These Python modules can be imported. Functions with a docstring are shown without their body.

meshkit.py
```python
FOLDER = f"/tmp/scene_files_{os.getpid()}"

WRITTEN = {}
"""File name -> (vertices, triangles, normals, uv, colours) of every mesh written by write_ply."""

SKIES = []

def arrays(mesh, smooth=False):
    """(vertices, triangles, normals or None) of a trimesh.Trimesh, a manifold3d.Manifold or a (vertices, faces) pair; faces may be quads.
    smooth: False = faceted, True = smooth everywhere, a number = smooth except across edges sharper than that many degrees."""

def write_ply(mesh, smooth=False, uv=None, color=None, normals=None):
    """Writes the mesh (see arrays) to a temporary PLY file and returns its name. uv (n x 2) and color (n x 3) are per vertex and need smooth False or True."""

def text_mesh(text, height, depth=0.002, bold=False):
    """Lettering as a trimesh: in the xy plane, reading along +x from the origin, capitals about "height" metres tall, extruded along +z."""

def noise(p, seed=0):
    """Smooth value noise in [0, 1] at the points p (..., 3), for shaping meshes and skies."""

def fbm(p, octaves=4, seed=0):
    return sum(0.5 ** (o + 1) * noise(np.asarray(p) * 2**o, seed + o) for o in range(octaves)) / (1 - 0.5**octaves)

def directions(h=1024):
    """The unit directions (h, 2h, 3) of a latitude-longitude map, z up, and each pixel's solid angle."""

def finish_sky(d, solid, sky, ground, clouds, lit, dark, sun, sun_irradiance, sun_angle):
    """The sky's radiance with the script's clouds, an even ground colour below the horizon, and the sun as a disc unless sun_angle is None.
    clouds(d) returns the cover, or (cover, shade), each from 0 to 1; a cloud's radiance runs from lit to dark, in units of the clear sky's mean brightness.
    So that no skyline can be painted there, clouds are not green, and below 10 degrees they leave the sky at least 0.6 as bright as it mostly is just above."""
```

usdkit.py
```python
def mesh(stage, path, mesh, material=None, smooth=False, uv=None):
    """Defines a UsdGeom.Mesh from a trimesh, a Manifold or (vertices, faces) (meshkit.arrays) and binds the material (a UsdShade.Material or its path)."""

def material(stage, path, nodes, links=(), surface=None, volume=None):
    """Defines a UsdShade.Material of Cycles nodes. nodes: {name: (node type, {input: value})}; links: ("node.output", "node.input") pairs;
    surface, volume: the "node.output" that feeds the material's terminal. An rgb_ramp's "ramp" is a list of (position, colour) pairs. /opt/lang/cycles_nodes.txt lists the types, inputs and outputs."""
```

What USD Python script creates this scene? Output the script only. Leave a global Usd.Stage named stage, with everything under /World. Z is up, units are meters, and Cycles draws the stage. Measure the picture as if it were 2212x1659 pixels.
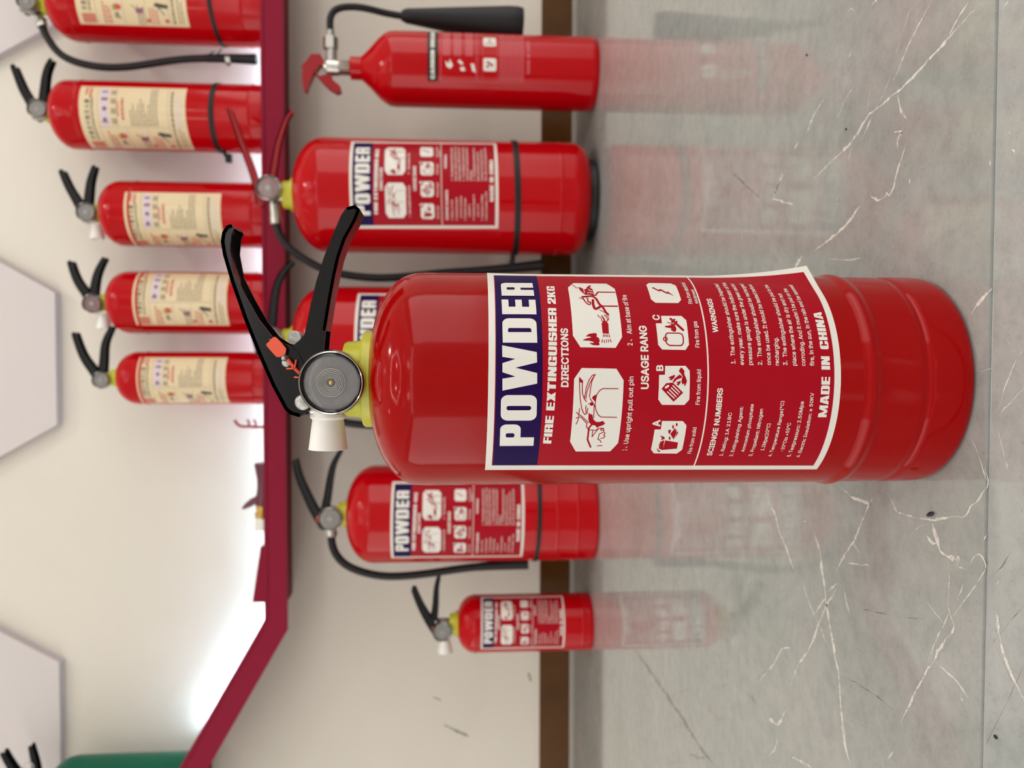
import math, random
import numpy as np, trimesh
from shapely.geometry import Polygon, LineString, Point, box as sbox
from shapely.ops import unary_union
from shapely import affinity
import usdkit, meshkit
from pxr import Usd, UsdGeom, UsdLux, UsdShade, Gf, Sdf

random.seed(7); RNG = np.random.RandomState(11)
stage = Usd.Stage.CreateInMemory()
UsdGeom.SetStageUpAxis(stage, UsdGeom.Tokens.z); UsdGeom.SetStageMetersPerUnit(stage, 1.0)
world = UsdGeom.Xform.Define(stage, '/World'); stage.SetDefaultPrim(world.GetPrim())

# ------------------------------------------------------------------ camera (a phone held sideways: world up points to the picture's left)
cam = UsdGeom.Camera.Define(stage, '/World/camera')
FPX, PITCH, YAW, EYE = 1700.0, math.radians(4.07), math.radians(1.75), (0.0, 0.0, 0.2369)
fwd = np.array([-math.sin(YAW)*math.cos(PITCH), math.cos(YAW)*math.cos(PITCH), -math.sin(PITCH)])
rgt = np.array([math.cos(YAW), math.sin(YAW), 0.0]); upv = np.cross(rgt, fwd)
cx_, cy_, cz_ = -upv, rgt, -fwd                                   # picture right = world down, picture up = world right
M = Gf.Matrix4d(*cx_, 0, *cy_, 0, *cz_, 0, *EYE, 1)
cam.AddTransformOp().Set(M)
cam.CreateHorizontalApertureAttr(36.0); cam.CreateVerticalApertureAttr(36.0*1659/2212)
cam.CreateFocalLengthAttr(36.0*FPX/2212); cam.CreateClippingRangeAttr(Gf.Vec2f(0.01, 100))
cam.CreateFStopAttr(12.0); cam.CreateFocusDistanceAttr(0.352)
cam.CreateExposureAttr(-0.88)

# ------------------------------------------------------------------ lights out of view: unseen ceiling lamps and added fill lights
def rect_light(name, loc, w, h, inten, col=(1, 1, 1), rot=(0, 0, 0)):
    l = UsdLux.RectLight.Define(stage, '/World/' + name)
    l.AddTranslateOp().Set(Gf.Vec3d(*loc)); l.AddRotateXYZOp().Set(Gf.Vec3f(*rot))
    l.CreateWidthAttr(w); l.CreateHeightAttr(h); l.CreateIntensityAttr(inten); l.CreateColorAttr(Gf.Vec3f(*col))
def disk_light(name, loc, r, inten, col=(1, 1, 1)):
    l = UsdLux.DiskLight.Define(stage, '/World/' + name)
    l.AddTranslateOp().Set(Gf.Vec3d(*loc)); l.CreateRadiusAttr(r); l.CreateIntensityAttr(inten); l.CreateColorAttr(Gf.Vec3f(*col))
WARM = (1.0, 0.95, 0.88)
CEIL = 2.75
for k, (x, y) in enumerate([(-1.5, -0.6), (1.5, -0.6), (-1.5, -2.6), (1.5, -2.6), (-1.5, -4.6), (1.5, -4.6)]):
    rect_light('added_ceiling_fill_%03d' % k, (x, y, CEIL - 0.02), 0.6, 1.2, (0.3, 0.3, 1.5, 1.5, 14.0, 14.0)[k], WARM)  # added soft fill; the rear pair brightens the unseen wall behind the camera
rect_light('added_front_fill', (0.0, -5.95, 2.40), 9.0, 0.60, 5.5, (1.0, 0.985, 0.95), (90, 0, 0))  # added fill, no window there; low light for the wall under the shelf
rect_light('added_side_fill', (-4.95, -2.3, 1.05), 2.0, 7.0, 5.2, (1.0, 0.985, 0.95), (0, -90, 0))  # added side fill in place of a window, evens out the back wall
rect_light('added_side_fill_001', (4.95, -2.3, 1.05), 2.0, 7.0, 6.4, (1.0, 0.94, 0.91), (0, 90, 0))  # added side fill as well, tinted pink for the right of the wall
for k, (x, y, i) in enumerate([(0.74, 0.50, 1400.0), (0.15, 0.95, 60.0), (-0.85, 0.65, 60.0), (-0.30, -0.75, 420.0), (0.55, -0.85, 420.0)]):
    disk_light('unseen_ceiling_spot_%03d' % k, (x, y, CEIL - 0.02), 0.022, i*2.5, WARM)  # out of view, placed for the floor shadow and the dome highlights
HX = [(0.1 + 1.0*math.cos(math.radians(60*k)), -0.75 + 1.0*math.sin(math.radians(60*k))) for k in range(7)]
for k in range(6):
    p, q = HX[k], HX[k+1]; mx, my = (p[0]+q[0])/2, (p[1]+q[1])/2
    rect_light('unseen_ceiling_line_lamp_%03d' % k, (mx, my, CEIL - 0.12), math.dist(p, q)*0.96, 0.010, 170.0, WARM, (0, 0, math.degrees(math.atan2(q[1]-p[1], q[0]-p[0]))))  # out of view, hexagon layout chosen for the lines reflected in the dome

# ------------------------------------------------------------------ materials
LK = '/World/Looks'
UsdGeom.Scope.Define(stage, LK)
def plain(name, col, rough=0.5, metal=0.0, coat=0.0, crough=0.05, bump=None, **kw):
    nodes = {'p': ('principled_bsdf', dict(base_color=col, roughness=rough, metallic=metal, coat_weight=coat, coat_roughness=crough, **kw))}
    links = []
    if bump:
        nodes['tc'] = ('texture_coordinate', {}); nodes['nz'] = ('noise_texture', {'scale': bump[0], 'detail': 4.0}); nodes['b'] = ('bump', {'strength': bump[1], 'distance': bump[2]})
        links = [('tc.object', 'nz.vector'), ('nz.fac', 'b.height'), ('b.normal', 'p.normal')]
        if coat: links.append(('b.normal', 'p.coat_normal'))
    return usdkit.material(stage, LK + '/' + name, nodes, links, surface='p.BSDF')
def mottled(name, c1, c2, scale, rough, **kw):
    nodes = {'tc': ('texture_coordinate', {}), 'n': ('noise_texture', {'scale': scale, 'detail': 6.0, 'roughness': 0.6}), 'r': ('rgb_ramp', {'ramp': [(0.3, c1), (0.7, c2)]}),
             'p': ('principled_bsdf', dict(roughness=rough, **kw))}
    return usdkit.material(stage, LK + '/' + name, nodes, [('tc.object', 'n.vector'), ('n.fac', 'r.fac'), ('r.color', 'p.base_color')], surface='p.BSDF')
m_red = plain('red_paint', (0.300, 0.0010, 0.0012), 0.12, specular_ior_level=0.15, bump=(160, 0.05, 0.0005))
m_redm = plain('red_paint_background', (0.42, 0.0010, 0.004), 0.11, specular_ior_level=0.2)
m_redlever = plain('red_lever_paint', (0.28, 0.006, 0.010), 0.35, specular_ior_level=0.25)
m_green = plain('green_paint', (0.003, 0.085, 0.045), 0.25, specular_ior_level=0.2)
m_white = plain('label_white', (0.72, 0.70, 0.65), 0.38)
m_lred = plain('label_red', (0.34, 0.003, 0.012), 0.40, specular_ior_level=0.10)
m_purple = plain('label_purple', (0.015, 0.004, 0.060), 0.42, specular_ior_level=0.06)
m_pink = plain('label_faded_pink', (0.55, 0.10, 0.12), 0.4)
m_cream = plain('label_cream', (0.68, 0.55, 0.34), 0.35, coat=0.3, crough=0.12)
m_ink = plain('label_black_ink', (0.05, 0.045, 0.03), 0.5)
m_inkg = plain('label_grey_ink', (0.25, 0.20, 0.13), 0.5)
m_inkr = plain('label_red_ink', (0.50, 0.07, 0.05), 0.5)
m_inkv = plain('label_violet_ink', (0.60, 0.52, 0.58), 0.5)
m_inkp = plain('label_plum_ink', (0.25, 0.08, 0.14), 0.5)
m_inkgreen = plain('label_olive_ink', (0.30, 0.33, 0.05), 0.5)
m_black = plain('black_gloss_plastic', (0.005, 0.005, 0.0055), 0.16, specular_ior_level=0.28, bump=(90, 0.05, 0.0005))
m_rubber = plain('black_rubber', (0.013, 0.013, 0.014), 0.5, specular_ior_level=0.25)
m_blackb = plain('black_plastic_background', (0.008, 0.008, 0.0085), 0.35, specular_ior_level=0.2)
m_yellow = plain('yellow_green_plastic', (0.50, 0.50, 0.028), 0.34, subsurface_weight=0.15, subsurface_radius=(0.004, 0.004, 0.002))
m_nozzle = plain('white_plastic', (0.84, 0.825, 0.79), 0.30, subsurface_weight=0.4, subsurface_radius=(0.006, 0.005, 0.004))
m_steel = plain('steel', (0.45, 0.44, 0.41), 0.34, metal=1.0)
m_zinc = mottled('zinc_rivet', (0.30, 0.30, 0.29), (0.62, 0.62, 0.58), 420.0, 0.4, metallic=0.8)
m_chrome = plain('dark_chrome', (0.40, 0.38, 0.36), 0.16, metal=1.0)
m_brass = plain('brass', (0.55, 0.36, 0.10), 0.3, metal=1.0)
m_dial = mottled('gauge_dial', (0.30, 0.29, 0.30), (0.38, 0.365, 0.365), 130.0, 0.5)
m_dialpale = mottled('gauge_dial_pale', (0.45, 0.43, 0.41), (0.34, 0.32, 0.31), 200.0, 0.5)
m_dialpink = mottled('gauge_dial_pink', (0.42, 0.16, 0.17), (0.34, 0.30, 0.29), 120.0, 0.5)
m_orange = plain('orange_seal', (0.75, 0.085, 0.035), 0.4, subsurface_weight=0.2, subsurface_radius=(0.003, 0.001, 0.001))
m_shelf = plain('crimson_shelf_paint', (0.22, 0.006, 0.027), 0.45, specular_ior_level=0.12)
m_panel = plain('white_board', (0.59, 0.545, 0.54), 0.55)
m_paneledge = plain('shaded_board_edge', (0.42, 0.35, 0.33), 0.6)  # pinkish shading of the white edges is put into this colour
m_caulk = plain('grey_caulk', (0.32, 0.30, 0.26), 0.6)
m_bronze = mottled('bronze_skirting', (0.070, 0.028, 0.006), (0.095, 0.040, 0.010), 14.0, 0.16, specular_ior_level=0.25)
m_room = plain('side_wall_paint', (0.68, 0.66, 0.63), 0.8)  # unseen side walls, kept pale to bounce light onto the back wall
m_far = plain('unseen_far_wall', (0.62, 0.60, 0.58), 0.9)  # unseen wall behind the camera, pale to throw light forward
m_ceil = plain('ceiling_paint', (0.75, 0.73, 0.70), 0.8)
m_plum = plain('plum_plastic', (0.10, 0.014, 0.03), 0.3)
m_seed = plain('black_seed', (0.012, 0.011, 0.012), 0.55)
m_scuff = plain('wall_scuff', (0.26, 0.245, 0.20), 0.8)
m_led = usdkit.material(stage, LK + '/led_strip', {'e': ('emission', {'color': (0.55, 0.80, 1.0), 'strength': 140.0})}, surface='e.emission')
m_glass = usdkit.material(stage, LK + '/gauge_glass', {'t': ('transparent_bsdf', {'color': (0.95, 0.95, 0.95)}), 'g': ('glossy_bsdf', {'color': (1, 1, 1), 'roughness': 0.08}),
    'f': ('fresnel', {'IOR': 1.28}), 'm': ('mix_closure', {})}, [('f.fac', 'm.fac'), ('t.BSDF', 'm.closure1'), ('g.BSDF', 'm.closure2')], surface='m.closure')
m_ring = usdkit.material(stage, LK + '/clear_ridge', {'p': ('principled_bsdf', {'base_color': (0.60, 0.59, 0.57), 'roughness': 0.25})}, surface='p.BSDF')
# wall: warm off-white paint with a very fine roller texture
m_wall = usdkit.material(stage, LK + '/wall_paint', {
    'g': ('geometry', {}), 'n': ('noise_texture', {'scale': 3.0, 'detail': 3.0}), 'r': ('rgb_ramp', {'ramp': [(0.35, (0.655, 0.612, 0.535)), (0.65, (0.675, 0.628, 0.558))]}),
    'n2': ('noise_texture', {'scale': 260.0, 'detail': 2.0}), 'b': ('bump', {'strength': 0.12, 'distance': 0.0008}), 'p': ('principled_bsdf', {'roughness': 0.62})},
    [('g.position', 'n.vector'), ('n.fac', 'r.fac'), ('r.color', 'p.base_color'), ('g.position', 'n2.vector'), ('n2.fac', 'b.height'), ('b.normal', 'p.normal')], surface='p.BSDF')
# floor: polished grey marble tile, cloudy patches, fine scratches
def marble(name, c_a, c_b, c_c):
    return usdkit.material(stage, LK + '/' + name, {
        'g': ('geometry', {}), 'n': ('noise_texture', {'scale': 7.0, 'detail': 7.0, 'roughness': 0.62, 'distortion': 0.4}),
        'r': ('rgb_ramp', {'ramp': [(0.34, c_a), (0.5, c_b), (0.66, c_c)]}),
        'n1': ('noise_texture', {'scale': 70.0, 'detail': 8.0, 'roughness': 0.75}), 'r1': ('rgb_ramp', {'ramp': [(0.25, (0.78, 0.78, 0.78)), (0.5, (1.0, 1.0, 1.0)), (0.75, (1.15, 1.15, 1.15))]}),
        'mx': ('mix', {'mix_type': 'multiply', 'fac': 1.0}), 'mq': ('mix', {'mix_type': 'multiply', 'fac': 1.0}),
        'n6': ('noise_texture', {'scale': 420.0, 'detail': 3.0, 'roughness': 0.8}), 'r6': ('rgb_ramp', {'ramp': [(0.28, (0.72, 0.71, 0.69)), (0.40, (1, 1, 1)), (0.66, (1, 1, 1)), (0.80, (1.12, 1.12, 1.12))]}),
        'n4': ('noise_texture', {'scale': 3.1, 'detail': 9.0, 'roughness': 0.6, 'distortion': 1.2}), 'vs': ('math', {'math_type': 'subtract', 'value2': 0.5}), 'va': ('math', {'math_type': 'absolute'}),
        'rv': ('rgb_ramp', {'ramp': [(0.0, (0.16, 0.16, 0.16)), (0.006, (0.0, 0.0, 0.0)), (1.0, (0, 0, 0))]}), 'n5': ('noise_texture', {'scale': 5.0, 'detail': 2.0}), 'r5': ('rgb_ramp', {'ramp': [(0.5, (0, 0, 0)), (0.62, (1, 1, 1))]}),
        'vm': ('mix', {'mix_type': 'multiply', 'fac': 1.0}), 'mv': ('mix', {'mix_type': 'mix', 'color2': (0.62, 0.58, 0.53)}),
        'n3': ('noise_texture', {'scale': 22.0, 'detail': 5.0}), 'rr': ('map_range', {'from_min': 0.3, 'from_max': 0.7, 'to_min': 0.05, 'to_max': 0.09}),
        'n2': ('noise_texture', {'scale': 9.0, 'detail': 3.0}), 'b': ('bump', {'strength': 0.03, 'distance': 0.002}),
        'p': ('principled_bsdf', {'ior': 1.6})},
        [('g.position', 'n.vector'), ('n.fac', 'r.fac'), ('g.position', 'n1.vector'), ('n1.fac', 'r1.fac'), ('r.color', 'mx.color1'), ('r1.color', 'mx.color2'),
         ('g.position', 'n4.vector'), ('n4.fac', 'vs.value1'), ('vs.value', 'va.value1'), ('va.value', 'rv.fac'), ('g.position', 'n5.vector'), ('n5.fac', 'r5.fac'), ('rv.color', 'vm.color1'), ('r5.color', 'vm.color2'),
         ('mx.color', 'mq.color1'), ('g.position', 'n6.vector'), ('n6.fac', 'r6.fac'), ('r6.color', 'mq.color2'), ('mq.color', 'mv.color1'), ('vm.color', 'mv.fac'),
         ('mv.color', 'p.base_color'), ('g.position', 'n3.vector'), ('n3.fac', 'rr.value'), ('rr.result', 'p.roughness'), ('g.position', 'n2.vector'), ('n2.fac', 'b.height'), ('b.normal', 'p.normal')], surface='p.BSDF')
m_tile = marble('marble_tile', (0.318, 0.346, 0.330), (0.358, 0.376, 0.360), (0.394, 0.396, 0.388))
m_tile2 = marble('marble_tile_cool', (0.365, 0.390, 0.382), (0.395, 0.414, 0.408), (0.420, 0.432, 0.432))
m_grout = plain('grout', (0.50, 0.52, 0.52), 0.7)
def vein_mat(name, col, lo, hi):
    return usdkit.material(stage, LK + '/' + name, {'g': ('geometry', {}), 'n': ('noise_texture', {'scale': 240.0, 'detail': 6.0, 'roughness': 0.75}), 'r': ('rgb_ramp', {'ramp': [(lo, (0, 0, 0)), (hi, (1, 1, 1))]}),
        'p': ('principled_bsdf', {'base_color': col, 'roughness': 0.12}), 't': ('transparent_bsdf', {'color': (1, 1, 1)}), 'm': ('mix_closure', {})},
        [('g.position', 'n.vector'), ('n.fac', 'r.fac'), ('r.color', 'm.fac'), ('t.BSDF', 'm.closure1'), ('p.BSDF', 'm.closure2')], surface='m.closure')
m_vein = vein_mat('white_vein', (0.76, 0.745, 0.70), 0.33, 0.50)
m_veinh = vein_mat('vein_halo', (0.60, 0.58, 0.54), 0.46, 0.95)
m_veinf = vein_mat('faint_vein', (0.56, 0.545, 0.50), 0.36, 0.75)
m_veind = vein_mat('brown_vein', (0.19, 0.155, 0.115), 0.38, 0.72)

# ------------------------------------------------------------------ helpers
_count = {}
def path_for(parent, name):
    base = (str(parent.GetPath()) if parent else '/World') + '/' + name
    k = _count.get(base, 0); _count[base] = k + 1
    return base if k == 0 else '%s_%03d' % (base, k)
def tag(p, label=None, cat=None, group=None, kind=None):
    for k, v in (('label', label), ('category', cat), ('group', group), ('kind', kind)):
        if v: p.SetCustomDataByKey(k, v)
    return p
def thing(name, label, cat, loc=(0, 0, 0), rotz=0, group=None, rot=None):
    x = UsdGeom.Xform.Define(stage, path_for(None, name)); x.AddTranslateOp().Set(Gf.Vec3d(*map(float, loc)))
    if rot: x.AddRotateXYZOp().Set(Gf.Vec3f(*rot))
    elif rotz: x.AddRotateZOp().Set(float(rotz))
    return tag(x.GetPrim(), label, cat, group)
def obj(name, mesh, mat, parent=None, smooth=30, label=None, kind=None):
    p = usdkit.mesh(stage, path_for(parent, name), mesh, mat, smooth=smooth).GetPrim()
    return tag(p, label, None, None, kind)
cat = lambda ms: trimesh.util.concatenate([m for m in ms if m is not None and len(m.faces)])
mm = 0.001
def bx(x0, x1, y0, y1, z0, z1):
    m = trimesh.creation.box([x1-x0, y1-y0, z1-z0]); m.apply_translation([(x0+x1)/2, (y0+y1)/2, (z0+z1)/2]); return m
def bevel_box(x0, x1, y0, y1, z0, z1, b=0.002):
    pts = []
    for sx in (0, 1):
        for sy in (0, 1):
            for sz in (0, 1):
                c = np.array([[x0, x1][sx], [y0, y1][sy], [z0, z1][sz]]); d = np.array([1-2*sx, 1-2*sy, 1-2*sz])*b
                for k in range(3):
                    q = c + d; q[k] = c[k]; pts.append(q)
    return trimesh.convex.convex_hull(np.array(pts))
def lathe(prof, n=72, dome=False):
    """prof: (r, z) pairs in metres, from the bottom outward and up"""
    prof = np.asarray(prof, float); a = np.linspace(0, 2*math.pi, n, endpoint=False)
    v = np.stack([np.outer(prof[:, 0], np.cos(a)), np.outer(prof[:, 0], np.sin(a)), np.repeat(prof[:, 1][:, None], n, 1)], -1).reshape(-1, 3)
    f = []
    for i in range(len(prof)-1):
        b0, b1 = i*n, (i+1)*n
        j = np.arange(n); k = (j+1) % n
        f.append(np.stack([b0+j, b0+k, b1+k, b1+j], 1))
    q = np.vstack(f); q = np.vstack([q[:, [0, 1, 2]], q[:, [0, 2, 3]]])
    m = trimesh.Trimesh(v, q, process=False); m.merge_vertices(); m.update_faces(m.nondegenerate_faces()); return m
def face_front(m):                                                # z axis -> -y (towards the camera side)
    m.apply_transform(np.array([[1, 0, 0, 0], [0, 0, -1, 0], [0, 1, 0, 0], [0, 0, 0, 1.0]])); return m
def face_left(m):                                                 # z axis -> -x
    m.apply_transform(np.array([[0, 0, -1, 0], [0, 1, 0, 0], [1, 0, 0, 0], [0, 0, 0, 1.0]])); return m
def moved(m, x, y, z): m.apply_translation([x, y, z]); return m
def smooth_path(p, n=40):
    p = np.asarray(p, float); d = np.r_[0, np.cumsum(np.linalg.norm(np.diff(p, axis=0), axis=1))]
    from scipy.interpolate import PchipInterpolator, CubicSpline
    return CubicSpline(d, p, bc_type='natural')(np.linspace(0, d[-1], n)) if len(p) > 2 else np.array([p[0]+(p[-1]-p[0])*t for t in np.linspace(0, 1, n)])
def tube(p, r, n=14, up=(0, 1, 0), flat=1.0):
    """swept round bar along the points p; r a radius or one per point; flat scales it along 'up'"""
    p = np.asarray(p, float); r = np.broadcast_to(np.asarray(r, float), (len(p),)); t = np.gradient(p, axis=0); t /= np.linalg.norm(t, axis=1)[:, None]
    u = np.array(up, float); rings = []
    for i in range(len(p)):
        u = u - t[i]*(u @ t[i]); u /= np.linalg.norm(u); w = np.cross(t[i], u)
        a = np.linspace(0, 2*math.pi, n, endpoint=False)
        rings.append(p[i] + r[i]*(flat*np.outer(np.cos(a), u) + np.outer(np.sin(a), w)))
    v = np.vstack(rings + [p[:1], p[-1:]]); f = []
    for i in range(len(p)-1):
        for j in range(n):
            k = (j+1) % n; f += [[i*n+j, i*n+k, (i+1)*n+k], [i*n+j, (i+1)*n+k, (i+1)*n+j]]
    a, b = len(v)-2, len(v)-1
    for j in range(n):
        k = (j+1) % n; f += [[a, k, j], [b, (len(p)-1)*n+j, (len(p)-1)*n+k]]
    m = trimesh.Trimesh(v, f, process=False); m.fix_normals(); return m
def geoms(s): return [g for g in getattr(s, 'geoms', [s]) if g.geom_type == 'Polygon' and g.area > 1e-12]
def extr(poly, y0, y1):
    """a polygon of (x, z) metres extruded from y0 to y1"""
    ms = []
    for g in geoms(poly):
        m = trimesh.creation.extrude_polygon(g, y1-y0, engine='earcut')
        v = m.vertices.copy(); m.vertices = np.stack([v[:, 0], y0 + v[:, 2], v[:, 1]], 1); m.invert(); m.fix_normals(); ms.append(m)
    return cat(ms)
def taper_poly(path, w):
    path = smooth_path(path, 24); w = np.interp(np.linspace(0, 1, 24), np.linspace(0, 1, len(w)), w)
    parts = []
    for i in range(23):
        parts.append(unary_union([Point(path[i]).buffer(w[i]/2, 8), Point(path[i+1]).buffer(w[i+1]/2, 8)]).convex_hull)
    return unary_union(parts).simplify(0.00012)
def channel(poly, strip, half, t=0.0012, web=0.0016):
    """a pressed U-shaped lever: two cheeks of the outline and a web along part of its edge"""
    w = strip.buffer(web, cap_style=2).intersection(poly.buffer(1e-5))
    return cat([extr(poly, -half, -half+t), extr(poly, half-t, half), extr(w, -half, half)])
def strap_band(R, z, h=0.0032, th=0.0012, tilt=0.0, n=64):
    m = lathe([(R+0.0002, -h), (R+th, -h), (R+th+0.0002, 0), (R+th, h), (R+0.0002, h), (R+0.0002, -h)], n)
    m.vertices[:, 2] += z + tilt*m.vertices[:, 0]; return m

# ---- flat print on a cylinder: (s, z) in metres, s along the girth from the side that faces -y, wrapped at radius R + off
def tri2d(poly):
    vs, fs, k = [], [], 0
    for g in geoms(poly):
        try: v, f = trimesh.creation.triangulate_polygon(g, engine='earcut')
        except Exception: continue
        vs.append(v); fs.append(np.asarray(f)+k); k += len(v)
    return (np.vstack(vs), np.vstack(fs)) if vs else None
def wrap(t, R, off, edge, lift=None, turn=0.0):
    v, f = t
    v3, f = trimesh.remesh.subdivide_to_size(np.c_[v, np.zeros(len(v))], f, edge, max_iter=12)
    a = v3[:, 0]/R + turn; r = np.full(len(v3), R + off)
    if lift is not None: r = r + lift(v3[:, 0], v3[:, 1])
    m = trimesh.Trimesh(np.stack([r*np.sin(a), -r*np.cos(a), v3[:, 1]], 1), f, process=False); m.merge_vertices()
    c, n = m.triangles_center, m.face_normals
    flip = (n[:, 0]*c[:, 0] + n[:, 1]*c[:, 1]) < 0
    m.faces[flip] = m.faces[flip][:, ::-1]
    return trimesh.Trimesh(m.vertices, m.faces, process=False)
def joined(ts):
    vs, fs, k = [], [], 0
    for t in ts:
        if t is None: continue
        vs.append(t[0]); fs.append(t[1]+k); k += len(t[0])
    return np.vstack(vs), np.vstack(fs)
_txt = {}
def text2d(s, bold=False, grow=0):
    """(vertices, faces) of lettering 1 high, from x = 0, and its length"""
    if (s, bold) not in _txt:
        m = meshkit.text_mesh(s, 1.0, 0.1, bold); up = m.face_normals[:, 2] > 0.5
        m = trimesh.Trimesh(m.vertices, m.faces[up], process=False); m.remove_unreferenced_vertices()
        v = np.array(m.vertices[:, :2]); _txt[(s, bold)] = (v, np.array(m.faces))
        if grow:
            p = unary_union([Polygon(v[t]).buffer(1e-4) for t in m.faces]).buffer(grow, 2).simplify(0.008); _txt[(s, bold)] = tri2d(p)
    return _txt[(s, bold)]
_gl = {}
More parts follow.
